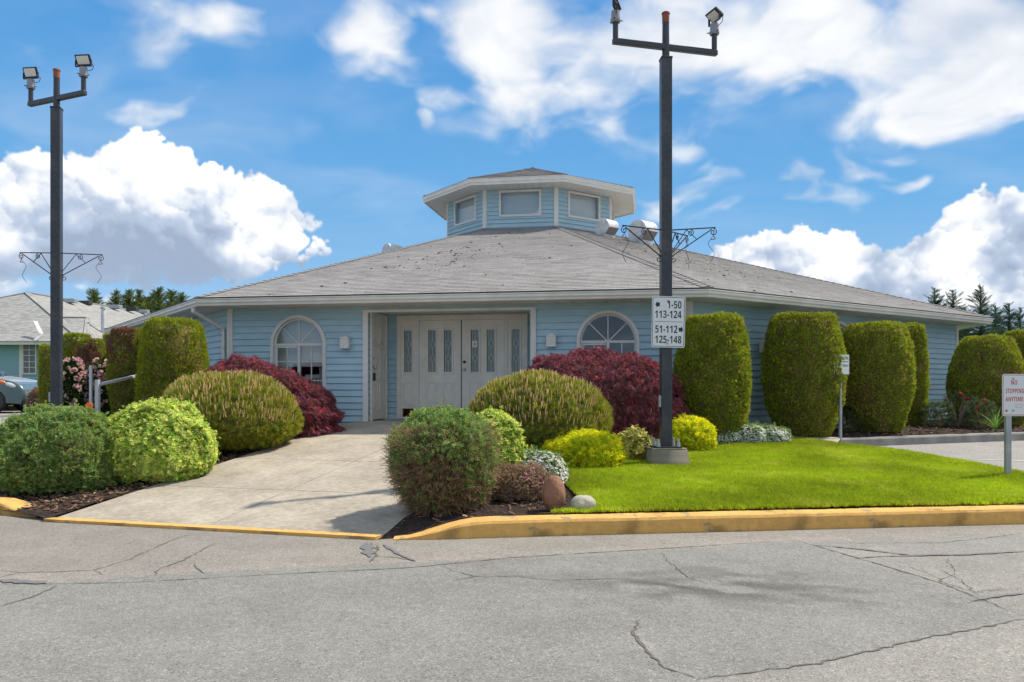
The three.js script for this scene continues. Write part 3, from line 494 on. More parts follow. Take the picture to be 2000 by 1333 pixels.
// entrance doors
{
  const Z = 9.95, f = 0.0, door = M.door;
  const frame = part('entrance_frame', metreUV(merge([box(0.07, 2.06, 0.12, -1.285, 1.03, Z), box(0.07, 2.06, 0.12, 1.285, 1.03, Z), box(2.5, 0.1, 0.12, 0, 2.01, Z), box(0.06, 1.96, 0.1, -0.895, 0.98, Z), box(0.06, 1.96, 0.1, 0.895, 0.98, Z)])), M.trim, house);
  const panelled = (w, h, x, y, z, holes) => { const s = rectShape(-w / 2, w / 2, 0, h); for (const q of holes) s.holes.push(rectShape(...q)); return metreUV(extrude(s, 0.045).translate(x, y, z)); };
  const bead = (x0, x1, y0, y1, z, wdt, dep) => { const s = rectShape(x0 - wdt, x1 + wdt, y0 - wdt, y1 + wdt); s.holes.push(rectShape(x0, x1, y0, y1)); return extrude(s, dep, 0.004).translate(0, 0, z); };
  const G0 = 0.93, G1 = 1.765;
  const lights = (parent, cx, w, xs, lowers, diamonds) => {
    const z = Z - 0.01;
    for (const gx of xs) {
      const x0 = cx + gx - 0.083, x1 = cx + gx + 0.083;
      part('glass_bead', bead(x0, x1, G0, G1, z + 0.045, 0.028, 0.012), door, parent);
      part('pane', new THREE.PlaneGeometry(0.17, G1 - G0).translate(cx + gx, (G0 + G1) / 2, z + 0.02), M.doorGlass, parent);
      const cam = []; const zz = z + 0.026, X = cx + gx, seg = (xa, ya, xb, yb) => cam.push(bar(V(xa, ya, zz), V(xb, yb, zz), 0.008, 0.006, V(0, 0, 1)));
      const ds = [1.2, 1.49]; let y = G0;
      for (const c of ds) { seg(X, y, X, c - 0.09); seg(X, c - 0.09, X - 0.045, c); seg(X - 0.045, c, X, c + 0.09); seg(X, c + 0.09, X + 0.045, c); seg(X + 0.045, c, X, c - 0.09); y = c + 0.09; }
      seg(X, y, X, G1); seg(X - 0.06, G0, X - 0.06, G1); seg(X + 0.06, G0, X + 0.06, G1);
      part('lead_came', merge(cam), M.lead, parent);
    }
    for (const gx of lowers) part('raised_panel', merge([bead(cx + gx - 0.1, cx + gx + 0.1, 0.28, 0.72, z + 0.045, 0.022, 0.009), rbox(0.165, 0.405, 0.02, 0.006, cx + gx, 0.5, z + 0.046)]), door, parent);
  };
  for (const s of [-1, 1]) {   // side lights
    const p = part('side_light', panelled(0.34, 1.95, s * 1.088, 0.01, Z - 0.01, [[-0.083, 0.083, G0 - 0.01, G1 - 0.01]]), door, house);
    lights(p, s * 1.088, 0.34, [0], [0]);
    if (s < 0) part('kick_mirror', box(0.25, 0.165, 0.008, s * 1.088, 0.125, Z + 0.043), M.mirror, p);
  }
  for (const s of [-1, 1]) {
    const cx = s * 0.432, hole = [-0.16, 0.16].map((g) => [g - 0.083, g + 0.083, G0 - 0.012, G1 - 0.012]);
    const p = part('door', panelled(0.856, 1.945, cx, 0.012, Z - 0.01, hole), door, house);
    lights(p, cx, 0.856, [-0.16, 0.16], [-0.17, 0.17]);
    if (s > 0) {
      part('deadbolt', new THREE.CylinderGeometry(0.028, 0.03, 0.02, 20).rotateX(Math.PI / 2).translate(cx - 0.37, 1.13, Z + 0.045), M.dark, p);
      part('door_knob', merge([new THREE.CylinderGeometry(0.034, 0.036, 0.012, 20).rotateX(Math.PI / 2).translate(cx - 0.37, 0.985, Z + 0.042), rod(V(cx - 0.37, 0.985, Z + 0.04), V(cx - 0.37, 0.985, Z + 0.08), 0.012), new THREE.SphereGeometry(0.03, 18, 12).scale(1, 1, 0.75).translate(cx - 0.37, 0.985, Z + 0.095)]), M.steel, p);
    }
    if (s < 0) part('peep_hole', new THREE.CylinderGeometry(0.011, 0.011, 0.014, 12).rotateX(Math.PI / 2).translate(cx + 0.02, 1.56, Z + 0.04), M.brass, p);
  }
  part('meeting_strip', box(0.014, 1.94, 0.03, 0, 0.985, Z + 0.03), M.dark, house);
  // door in the left return
  const t = Math.atan2(1, 0), side = new THREE.Group(); side.name = 'side_door'; house.add(side); side.position.set(-1.55, 0, HA - 0.02); side.rotation.y = frameOf([-1.55, HA - 0.02], [-1.55, 9.95]).turn;
  part('door_frame', metreUV(merge([box(0.06, 2.06, 0.1, 0.085, 1.02, 0.0), box(0.06, 2.06, 0.1, 0.985, 1.02, 0.0), box(0.84, 0.05, 0.1, 0.535, 2.025, 0.0)])), M.trim, side);
  part('leaf', metreUV(rbox(0.84, 1.985, 0.04, 0.004, 0.535, 1.005, -0.004)), M.door, side);
  for (const x of [0.345, 0.725]) for (const [y0, y1] of [[1.5, 1.82], [0.82, 1.38], [0.22, 0.7]]) part('raised_panel', merge([bead(x - 0.12, x + 0.12, y0, y1, 0.012, 0.02, 0.01), rbox(0.19, y1 - y0 - 0.05, 0.02, 0.006, x, (y0 + y1) / 2, 0.016)]), M.door, side);
  part('deadbolt', new THREE.CylinderGeometry(0.03, 0.032, 0.03, 20).rotateX(Math.PI / 2).translate(0.19, 1.18, 0.03), M.steel, side);
  part('door_knob', merge([rod(V(0.19, 1.01, 0.01), V(0.19, 1.01, 0.06), 0.014), new THREE.SphereGeometry(0.032, 18, 12).translate(0.19, 1.01, 0.075), new THREE.CylinderGeometry(0.036, 0.036, 0.012, 20).rotateX(Math.PI / 2).translate(0.19, 1.01, 0.022)]), M.steel, side);
  part('keypad_lock', rbox(0.1, 0.15, 0.05, 0.012, 0.21, 0.83, 0.035), M.dark, side);
}
// eaves: fascia, gutter, soffit, all round
function eaves(corners, e, ySoffit, section, tall, gutterName, seen, panelW) {
  const cs = grown(corners, 0);
  for (let i = 0; i < 8; i++) {
    const at2 = (o, k) => grown(corners, o)[k % 8], ring = section.map(([o, y]) => [at2(e + o, i), at2(e + o, i + 1), y]), m = new Mesher();
    for (let k = 0; k < ring.length; k++) { const [a, b, y] = ring[k], [c, d, y2] = ring[(k + 1) % ring.length]; m.quad([c[0], y2, c[1]], [d[0], y2, d[1]], [b[0], y, b[1]], [a[0], y, a[1]]); }
    part(gutterName, metreUV(m.done()), M.gutter, house);
    const back = new Mesher(), A = at2(-0.05, i), B = at2(-0.05, i + 1), Cc = at2(e, i + 1), D = at2(e, i);
    back.quad([A[0], ySoffit + 0.018, A[1]], [B[0], ySoffit + 0.018, B[1]], [Cc[0], ySoffit + 0.018, Cc[1]], [D[0], ySoffit + 0.018, D[1]]);
    const so = part('soffit', back.done(), M.soffit, house);
    if (!seen.includes(i)) continue;
    const { L, turn } = frameOf(corners[i], corners[(i + 1) % 8]), k2 = e * Math.tan(Math.PI / 8), n = Math.ceil((L + 2 * k2) / panelW), gap = 0.007;
    for (let q = 0; q < n; q++) {
      const xa = -k2 + q * panelW + gap, xb = Math.min(-k2 + (q + 1) * panelW - gap, L + k2), lim = (x, o) => clamp(x, -k2 * o / e, L + k2 * o / e), y0 = ySoffit, y1 = ySoffit + 0.014, pm = new Mesher();
      const P = [[lim(xa, 0.0), 0.0], [lim(xb, 0.0), 0.0], [lim(xb, e), e - 0.002], [lim(xa, e), e - 0.002]];
      if (P[2][0] - P[3][0] < 0.01) continue;
      const lo = P.map(([x, z]) => [x, y0, z]), hi = P.map(([x, z]) => [x, y1, z]);
      pm.quad(lo[3], lo[2], lo[1], lo[0]); for (let s = 0; s < 4; s++) pm.quad(lo[s], lo[(s + 1) % 4], hi[(s + 1) % 4], hi[s]);
      const g = metreUV(pm.done()), w = part('soffit_panel', g, M.soffit, so); w.position.set(corners[i][0], 0, corners[i][1]); w.rotation.y = turn;
    }
  }
}
eaves(CORN, 0.6, SOFFIT, [[0, -0.01], [0.075, 0], [0.085, 0.035], [0.105, 0.06], [0.105, 0.1], [0.12, 0.112], [0.12, 0.128], [0.0, 0.12]].map(([o, y]) => [o, y + 2.14]), 0.14, 'gutter', [7, 0, 1], 0.3);
const CU = CUP(2.51);
eaves(CU, 0.665, 6.36, [[0, -0.02], [0.03, -0.02], [0.035, 0.03], [0.06, 0.06], [0.06, 0.13], [0.075, 0.145], [0.075, 0.16], [0, 0.16]].map(([o, y]) => [o, y + 6.36]), 0.16, 'fascia', [6, 7, 0, 1, 2], 0.19);
// lantern walls and windows
{
  const h = { x0: 0.455, x1: 1.625, y0: 5.59, y1: 6.29 };
  for (let i = 0; i < 8; i++) {
    const vis = [7, 0, 1].includes(i), w = makeWall(house, CU[i], CU[(i + 1) % 8], 4.9, 6.5, [h], 80 + i, { thick: 0.1, boards: vis, laps: 5.0 });
    const g = new THREE.Group(); g.name = 'lantern_window'; house.add(g); g.position.copy(w.position); g.rotation.copy(w.rotation);
    const s = rectShape(h.x0 - 0.03, h.x1 + 0.03, h.y0 - 0.03, h.y1 + 0.03); s.holes.push(rectShape(h.x0 + 0.025, h.x1 - 0.025, h.y0 + 0.025, h.y1 - 0.025));
    part('frame', extrude(s, 0.04, 0.005).translate(0, 0, 0.0), M.trim, g);
    part('pane', new THREE.PlaneGeometry(1.17, 0.7).translate(1.04, 5.94, -0.02), M.glass, g);
    part('blind', box(1.2, 0.74, 0.01, 1.04, 5.94, -0.14), M.blind, g);
    const o = grown(CU, 0.032)[i];
    part('corner_board', merge([rbox(0.13, 1.45, 0.06, 0.01, 0, 5.63, 0).rotateY(frameOf(CU[(i + 7) % 8], CU[(i + 1) % 8]).turn).translate(CU[i][0], 0, CU[i][1])]), M.trim, house);
  }
}
// roofs
function roofFace(A, B, D, E, seed, dirt) {   // eave A to B, top D (over A) to E (over B): shingle tabs on a sheet
  const r = rng(seed), a = V(...A), b = V(...B), d = V(...D), e = V(...E), ux = b.clone().sub(a), L = ux.length(); ux.normalize();
  const mid = (d.clone().add(e).multiplyScalar(0.5)).sub(a.clone().add(b).multiplyScalar(0.5)), uv = mid.clone().sub(ux.clone().multiplyScalar(mid.dot(ux))), H = uv.length(); uv.normalize();
  const un = ux.clone().cross(uv).normalize(); if (un.y < 0) un.negate();
  const xl = (v) => d.clone().sub(a).dot(ux) * v / H, xr = (v) => L + (e.clone().sub(b).dot(ux)) * v / H, P = (x, v, h) => a.clone().addScaledVector(ux, x).addScaledVector(uv, v).addScaledVector(un, h).toArray();
  const base = new Mesher().quad(P(0, 0, 0), P(L, 0, 0), P(xr(H), H, 0), P(xl(H), H, 0)).done(), m = new Mesher(), expo = 0.142, n = Math.floor(H / expo), T = 0.305;
  for (let k = 0; k < n + 1; k++) {
    const v0 = k * expo - 0.015, v1 = Math.min(H, v0 + expo + 0.012), off = (k % 2) * T / 2 + (r() - 0.5) * 0.08 - T, rowTone = 0.99 + 0.02 * r();
    for (let x = off; x < L; x += T) {
      const lo = [clamp(x + 0.003, xl(v0), xr(v0)), clamp(x + T - 0.004, xl(v0), xr(v0))], hi = [clamp(x + 0.003, xl(v1), xr(v1)), clamp(x + T - 0.004, xl(v1), xr(v1))];
      if (lo[1] - lo[0] < 0.004 && hi[1] - hi[0] < 0.004) continue;
      const t = (0.9 + 0.16 * r() + (fbm(x * 0.35 + seed, k * 0.06, 2, 3) - 0.5) * 0.22) * rowTone * (r() < 0.07 ? 0.8 : 1) * (1 - 0.12 * smooth(0.5, 0.72, fbm(x * 1.6 + seed, k * 0.26, 6, 4))), w = r() * 0.05, col = [t * (1 + w * 0.5), t, t * (1.02 - w * 0.4)], lift = 0.011 + 0.002 * r();
      const p0 = P(lo[0], v0, lift), p1 = P(lo[1], v0, lift), p2 = P(hi[1], v1, 0.004), p3 = P(hi[0], v1, 0.004), q0 = P(lo[0], v0, 0), q1 = P(lo[1], v0, 0), u = [[lo[0], v0], [lo[1], v0], [hi[1], v1], [hi[0], v1]].map(([s, q]) => [s + seed, q]);
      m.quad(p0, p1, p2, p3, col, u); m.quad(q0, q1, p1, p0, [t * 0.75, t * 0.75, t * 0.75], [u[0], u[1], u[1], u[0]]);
    }
  }
  const spots = [];
  for (let k = 0; k < dirt; k++) { const c = r() < 0.6, v = c ? lerp(0.3, 0.75, r()) * H * 0.8 : r() * H, lx = xl(v), rx = xr(v), x = c ? lerp(lx, rx, clamp(0.36 + 0.17 * (r() + r() + r() - 1.5), 0.02, 0.98)) : lerp(lx, rx, r()); spots.push([V(...P(x, Math.round(v / expo) * expo - 0.012, 0.012)), un.clone(), 0.011 + 0.024 * r() * r(), r() * 6.3]); }
  return { base, tabs: m.done(), spots };
}
const lumpGeo = new THREE.IcosahedronGeometry(1, 1);
function mossOn(parent, spots) {
  const im = new THREE.InstancedMesh(lumpGeo, M.moss, spots.length), q = new THREE.Quaternion(), mm = new THREE.Matrix4();
  spots.forEach(([p, n, s, a], i) => { q.setFromUnitVectors(V(0, 1, 0), n); im.setMatrixAt(i, mm.compose(p, q, V(s * 1.2, s * 0.5, s * 1.0))); });
  im.name = 'moss'; im.userData.kind = 'stuff'; parent.add(im);
}
function hipCaps(a, b, n, w) { const m = []; for (let k = 0; k < n; k++) { const p = a.clone().lerp(b, k / n), q = a.clone().lerp(b, (k + 1.25) / n); p.y += 0.022; q.y += 0.006; for (const s of [-1, 1]) { const d = q.clone().sub(p).normalize(), side = d.clone().cross(V(0, 1, 0)).normalize().multiplyScalar(s * w), g = new Mesher(), A = p.clone(), B = q.clone(), C = q.clone().add(side), D = p.clone().add(side); C.y -= w * 0.17; D.y -= w * 0.17; const t = (v) => v.toArray(); s > 0 ? g.quad(t(A), t(D), t(C), t(B)) : g.quad(t(A), t(B), t(C), t(D)); const A2 = A.clone(), D2 = D.clone(); A2.y -= 0.014; D2.y -= 0.014; g.quad(t(A2), t(D2), t(D), t(A)); m.push(g.done()); } } return merge(m); }
{
  const EV = grown(CORN, 0.68), yE = 2.292, yT = 5.235, T = CUP(2.5), CE = grown(CU, 0.705), yc = 6.535, ya = 7.6;
  for (let i = 0; i < 8; i++) {
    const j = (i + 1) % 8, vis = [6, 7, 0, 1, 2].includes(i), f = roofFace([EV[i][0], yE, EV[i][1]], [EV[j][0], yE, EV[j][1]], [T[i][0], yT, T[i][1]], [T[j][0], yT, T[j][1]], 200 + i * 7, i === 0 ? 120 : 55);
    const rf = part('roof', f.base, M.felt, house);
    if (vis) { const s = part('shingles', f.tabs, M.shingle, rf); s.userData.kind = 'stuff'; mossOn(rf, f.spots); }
    else rf.material = M.ridge;
    if ([7, 0, 1, 2].includes(i)) { const c = part('hip_caps', metreUV(hipCaps(V(EV[i][0], yE + 0.01, EV[i][1]), V(T[i][0], yT + 0.01, T[i][1]), 62, 0.11)), M.ridge, rf); c.userData.kind = 'stuff'; }
    const ap = [0.02 * (CE[i][0]), ya, 0.02 * CE[i][1]], ap2 = [0.02 * CE[j][0], ya, 0.02 * CE[j][1]], g = roofFace([CE[i][0], yc, CE[i][1]], [CE[j][0], yc, CE[j][1]], ap, ap2, 300 + i * 5, 8);
    const lr = part('lantern_roof', g.base, M.felt, house);
    if (vis) { const s = part('shingles', g.tabs, M.shingle, lr); s.userData.kind = 'stuff'; }
    if (vis) { const c = part('hip_caps', metreUV(hipCaps(V(CE[i][0], yc + 0.01, CE[i][1]), V(0, ya + 0.01, 0), 22, 0.12)), M.ridge, lr); c.userData.kind = 'stuff'; }
    // metal flashing where the lantern meets the roof
    part('flashing', bar(V(CU[i][0] * 1.012, 5.225, CU[i][1] * 1.012), V(CU[j][0] * 1.012, 5.225, CU[j][1] * 1.012), 0.05, 0.05), M.lampGrey, house);
  }
  mossOn(house, Array.from({ length: 26 }, (_, k) => { const r = rng(900 + k), a = r() * 6.28, t = r() * 0.35; return [V(Math.cos(a) * t, ya - t * 0.33 + 0.01, Math.sin(a) * t), V(0, 1, 0), 0.03 + 0.05 * r(), 0]; }));
}
// down-pipe at the left corner
{
  const c = CORN[0], e = grown(CORN, 0.66)[0], w = (s, o) => [c[0] - 0.7071 * s - 0.7071 * o, c[1] - 0.7071 * s + 0.7071 * o];   // s along the left wing from the corner, o out from it
  const P = (s, o, y) => { const [x, z] = w(s, o); return V(x, y, z); };
  const p = part('down_pipe', merge([bar(P(0.12, 0.64, 2.16), P(0.12, 0.64, 2.06), 0.075, 0.055), bar(P(0.12, 0.65, 2.07), P(0.17, 0.07, 1.75), 0.075, 0.055), bar(P(0.17, 0.065, 1.77), P(0.17, 0.065, -0.1), 0.075, 0.055, V(1, 0, 0))]), M.gutter, house);
  for (const y of [1.4, 0.5]) part('pipe_strap', bar(P(0.11, 0.09, y), P(0.23, 0.09, y), 0.025, 0.02), M.trim, p);
}
// wall lamps
function wallLamp(wall, x, y, label) {
  const t = new THREE.Group(); t.name = numbered('wall_lantern'); scene.add(t); tag(t, label, 'wall light', 'lanterns on the clubhouse walls');
  house.updateMatrixWorld(true); const p = V(x, y, 0.03).applyMatrix4(wall.matrixWorld); t.position.copy(p); t.quaternion.copy(wall.getWorldQuaternion(new THREE.Quaternion()));
  const white = M.trim;
  part('back_plate', rbox(0.11, 0.2, 0.02, 0.008, 0, 0, 0.01), white, t);
  part('top_cap', merge([rbox(0.17, 0.025, 0.11, 0.008, 0, 0.085, 0.075), new THREE.SphereGeometry(0.062, 18, 10, 0, Math.PI * 2, 0, Math.PI / 2).scale(1, 0.62, 0.75).translate(0, 0.096, 0.075)]), white, t);
  part('bottom_tray', rbox(0.18, 0.02, 0.115, 0.006, 0, -0.105, 0.076), white, t);
  part('glass_shade', box(0.14, 0.17, 0.088, 0, -0.01, 0.075), M.lampLens, t);
  for (const bx of [-0.078, -0.026, 0.026, 0.078]) part('bar', box(0.012, 0.18, 0.012, bx, -0.012, 0.124), white, t);
  for (const s of [-1, 1]) for (const z of [0.03, 0.08]) part('bar', box(0.012, 0.18, 0.012, s * 0.078, -0.012, z), white, t);
}
wallLamp(walls[0], 4.335 - 1.96, 1.47, 'small white wall lantern on blue siding left of the porch');
wallLamp(walls[0], 4.335 + 1.92, 1.47, 'small white wall lantern between porch and the arched window above the red maple');
wallLamp(walls[1], 1.95, 1.40, 'small white wall lantern between two clipped barrel hedges');
// roof ventilators: hoods on square curbs, mouth turned down
function ventilator(local, size, label, low = 0.25) {
  house.updateMatrixWorld(true);
  const t = new THREE.Group(); t.name = numbered('roof_ventilator'); scene.add(t); tag(t, label, 'roof vent', 'white hooded ventilators on the roof');
  t.position.copy(V(...local).applyMatrix4(house.matrixWorld)); t.rotation.y = -0.85; t.scale.setScalar(size);
  const s = new THREE.Shape(); s.moveTo(-0.5, -low - 0.2); s.lineTo(0.18, -low - 0.2); s.lineTo(0.18, 0.05); s.lineTo(0.5, 0.42); s.absarc(0, 0.42, 0.5, 0, Math.PI, false); s.closePath();
  part('hood', extrude(s, 0.84, 0.012, 24).translate(0, 0, -0.42), M.ventWhite, t);
  const L = Math.hypot(0.32, 0.37); part('mouth', new THREE.PlaneGeometry(L * 0.96, 0.8).rotateX(Math.PI / 2).rotateZ(Math.atan2(0.37, 0.32)).translate(0.34 + 0.012, 0.235 - 0.012, 0), M.ventInside, t);
  part('flange', box(0.86, 0.03, 1.0, -0.16, -low - 0.02, 0).rotateZ(-0.12), M.galv, t);
}
function roofPoint(x, z) { const f = (a) => lerp(2.292, 5.235, clamp((a[1] - a[0]) / (a[1] - 2.5), 0, 1)); const ap = Math.max(Math.abs(z), Math.abs(x), (Math.abs(x) + Math.abs(z)) / Math.SQRT2); const out = ap === (Math.abs(x) + Math.abs(z)) / Math.SQRT2 ? (HA + HB) / Math.SQRT2 + 0.68 : HA + 0.68; return f([ap, out]); }

ventilator([2.5, 4.92, 2.5], 0.5, 'smaller white hooded ventilator against the lantern wall', 0.3);
ventilator([3.5, 4.76, 2.3], 0.64, 'larger white hooded ventilator beside the lamp post bracket', 0.3);
ventilator([-4.0, 4.5, 2.0], 0.5, 'white round-backed ventilator rising behind the roof hip', 0.5);

// ---------------------------------------------------------------- lamp posts
function spiral(cx, cy, r0, turns, start, dir, z = 0) { const p = []; for (let k = 0; k <= 22; k++) { const t = k / 22, a = start + dir * t * turns * 2 * Math.PI, r = r0 * (1 - 0.72 * t); p.push(V(cx + r * Math.cos(a), cy + r * Math.sin(a), z)); } return p; }
function lampPost(x, d, turn, armTurn, half, heads, brackets, label, lift = 0) {
  const y0 = land(x, d) + lift, t = thing('lamp_post', label, 'lamp post', [x, y0, -d], 0, 'black lamp posts');
  const sq = new THREE.Group();
  const blk = new THREE.CylinderGeometry(0.33, 0.395, 0.31, 4, 1).rotateY(Math.PI / 4); 
  const s = new THREE.Shape(); const rr = (a, b) => { const q = new THREE.Shape(), c = 0.03; q.moveTo(-a + c, -b); q.lineTo(a - c, -b); q.lineTo(a, -b + c); q.lineTo(a, b - c); q.lineTo(a - c, b); q.lineTo(-a + c, b); q.lineTo(-a, b - c); q.lineTo(-a, -b + c); q.closePath(); return q; };
  const base = part('concrete_footing', metreUV(merge([blk.translate(0, 0.085, 0), extrude(rr(0.235, 0.235), 0.015).rotateX(-Math.PI / 2).translate(0, 0.24, 0)])), M.oldConcrete, t); base.rotation.y = turn;
  const plate = part('base_plate', box(0.36, 0.018, 0.36, 0, 0.266, 0), M.iron, t); plate.rotation.y = turn;
  for (const [a, b] of [[-1, -1], [1, -1], [-1, 1], [1, 1]]) { const n = part('anchor_bolt', merge([cyl(0.03, 0.026, 0.05, a * 0.135, 0.275, b * 0.135, 6), cyl(0.021, 0.017, 0.055, a * 0.135, 0.325, b * 0.135, 12)]), M.galv, t); n.rotation.y = turn; n.position.set(0, 0, 0); }
  const H = 5.52, post = part('post', metreUV(rbox(0.145, H - 0.27, 0.145, 0.012, 0, 0.27 + (H - 0.27) / 2, 0, 3)), M.pole, t); post.rotation.y = turn;
  part('hand_hole_cover', box(0.09, 0.18, 0.008, 0, 0.85, 0.075), M.pole, post); part('junction_box', rbox(0.03, 0.16, 0.07, 0.006, -0.088, 0.88, 0.02), M.galv, post);
  part('post_collar', rbox(0.155, 0.03, 0.155, 0.006, 0, H, 0), M.iron, post);
  part('top_pipe', cyl(0.05, 0.044, 0.62, 0, H, 0, 18), M.pole, t);
  part('rusty_cap', merge([cyl(0.048, 0.05, 0.13, 0, H + 0.49, 0, 18), cyl(0.058, 0.052, 0.02, 0, H + 0.61, 0, 18)]), M.rust, t);
  const arm = part('cross_arm', merge([rbox(half * 2 + 0.075, 0.075, 0.075, 0.01, 0, H + 0.16, 0), cyl(0.037, 0.037, 0.25, -half, H + 0.16, 0, 14), cyl(0.037, 0.037, 0.25, half, H + 0.16, 0, 14)]), M.pole, t); arm.rotation.y = armTurn;
  for (const [side, yaw, tilt] of heads) {
    const h = new THREE.Group(); h.name = 'flood_light'; t.add(h); const c = Math.cos(armTurn) * half * side, sn = -Math.sin(armTurn) * half * side; h.position.set(c, H + 0.41, sn); h.rotation.y = yaw;
    part('collar', merge([cyl(0.062, 0.056, 0.15, 0, 0, 0, 18), cyl(0.068, 0.068, 0.03, 0, 0.015, 0, 18)]), M.lampGrey, h);
    for (const a of [0, 2.1, 4.2]) part('set_screw', rod(V(0.06 * Math.cos(a), 0.03, 0.06 * Math.sin(a)), V(0.1 * Math.cos(a), 0.03, 0.1 * Math.sin(a)), 0.007, 6), M.iron, h);
    part('bracket', merge([bar(V(-0.13, 0.17, 0), V(0.13, 0.17, 0), 0.03, 0.008), bar(V(-0.13, 0.165, 0), V(-0.13, 0.27, 0.0), 0.008, 0.03), bar(V(0.13, 0.165, 0), V(0.13, 0.27, 0), 0.008, 0.03)]), M.iron, h);
    const lamp = new THREE.Matrix4().makeRotationX(tilt).setPosition(0, 0.27, 0.0);
    part('housing', merge([rbox(0.25, 0.165, 0.03, 0.008), ...Array.from({ length: 9 }, (_, k) => box(0.006, 0.15, 0.025, -0.1 + k * 0.025, 0, -0.026))]).applyMatrix4(lamp), M.iron, h);
    part('lens', rbox(0.2, 0.125, 0.006, 0.002, 0, 0, 0.018).applyMatrix4(lamp), M.lampLens, h);
    part('wire', tube([V(0.05, 0.1, -0.02), V(0.12, 0.13, -0.04), V(0.13, 0.2, -0.05), V(0.04, 0.24, -0.04)], 0.005, 20, 6), M.iron, h);
  }
  for (const [a, len] of brackets) {   // wrought-iron basket hangers
    const b = new THREE.Group(); b.name = 'basket_bracket'; t.add(b); b.position.y = 3.2; b.rotation.y = a;
    const L = len, x0 = 0.075, g = [bar(V(x0, 0, 0), V(L, 0.02, 0), 0.014), bar(V(x0, -0.36, 0), V(L * 0.93, 0.0, 0), 0.013), bar(V(x0, -0.3, 0), V(L * 0.42, 0.0, 0), 0.011), bar(V(L * 0.42, 0, 0), V(L * 0.62, -0.13, 0), 0.009)];
    part('bracket_bars', merge(g), M.iron, b);
    for (const q of [spiral(L * 0.5, -0.045, 0.045, 1.3, Math.PI / 2, -1), spiral(L - 0.03, -0.04, 0.05, 1.2, Math.PI / 2, -1), spiral(x0 + 0.03, -0.4, 0.045, 1.3, Math.PI / 2, 1)]) part('scroll', tube(q, 0.006, 40, 6), M.iron, b);
    part('hook', tube([V(L - 0.02, -0.03, 0), V(L - 0.03, -0.09, 0), V(L + 0.0, -0.13, 0.01), V(L - 0.06, -0.14, 0)], 0.006, 16, 6), M.rust, b);
    part('loose_wire', tube([V(L - 0.04, -0.1, 0), V(L - 0.1, -0.2, 0.02), V(L - 0.02, -0.34, 0.03), V(L - 0.08, -0.46, 0.05)], 0.0035, 20, 5), M.iron, b);
  }
  return t;
}
const LAMPX = at(1300.5, 10.96), LAMPD = 10.96;
const lampR = lampPost(LAMPX, LAMPD, 0.06, 0.26, 0.73, [[-1, -1.9, 0.35], [1, -1.25, 0.95]], [[Math.PI + 0.35, 0.66], [-0.12, 0.66], [0.9, 0.66]], 'black lamp post with house-number sign standing on the lawn edge');
const lampL = lampPost(at(110, 13), 13, 0.18, -0.42, 0.62, [[-1, -0.15, 0.35], [1, -0.1, 0.5]], [[Math.PI - 0.15, 0.66], [0.5, 0.66]], 'black lamp post rising behind the round green shrubs');
lampL.position.y = land(at(110, 13), 13) - 0.02;

// ---------------------------------------------------------------- signs
function signPlate(w, h, radius, draw, pw = 512) {
  const c = document.createElement('canvas'), ph = Math.round(pw * h / w); c.width = pw; c.height = ph; const g = c.getContext('2d'); draw(g, pw, ph);
  const t = new THREE.CanvasTexture(c); t.colorSpace = THREE.SRGBColorSpace;
  const s = new THREE.Shape(), a = w / 2, b = h / 2, r = radius; s.moveTo(-a + r, -b); s.lineTo(a - r, -b); s.absarc(a - r, -b + r, r, -Math.PI / 2, 0); s.lineTo(a, b - r); s.absarc(a - r, b - r, r, 0, Math.PI / 2); s.lineTo(-a + r, b); s.absarc(-a + r, b - r, r, Math.PI / 2, Math.PI); s.lineTo(-a, -b + r); s.absarc(-a + r, -b + r, r, Math.PI, Math.PI * 1.5);
  const plate = extrude(s, 0.003, 0, 8), face = new THREE.ShapeGeometry(s, 8).translate(0, 0, 0.0045), uv = face.attributes.uv, p = face.attributes.position;
  for (let i = 0; i < p.count; i++) uv.setXY(i, p.getX(i) / w + 0.5, p.getY(i) / h + 0.5);
  return { plate, face, mat: new THREE.MeshStandardMaterial({ map: t, roughness: 0.45 }) };
}
const line = (g, text, x, y, size, squeeze = 1, align = 'center', weight = 'bold') => { g.save(); g.translate(x, y); g.scale(squeeze, 1); g.font = `${weight} ${size}px sans-serif`; g.textAlign = align; g.textBaseline = 'middle'; g.fillText(text, 0, 0); g.restore(); };
const roundRect = (g, x, y, w, h, r) => { g.beginPath(); g.moveTo(x + r, y); g.arcTo(x + w, y, x + w, y + h, r); g.arcTo(x + w, y + h, x, y + h, r); g.arcTo(x, y + h, x, y, r); g.arcTo(x, y, x + w, y, r); g.closePath(); };
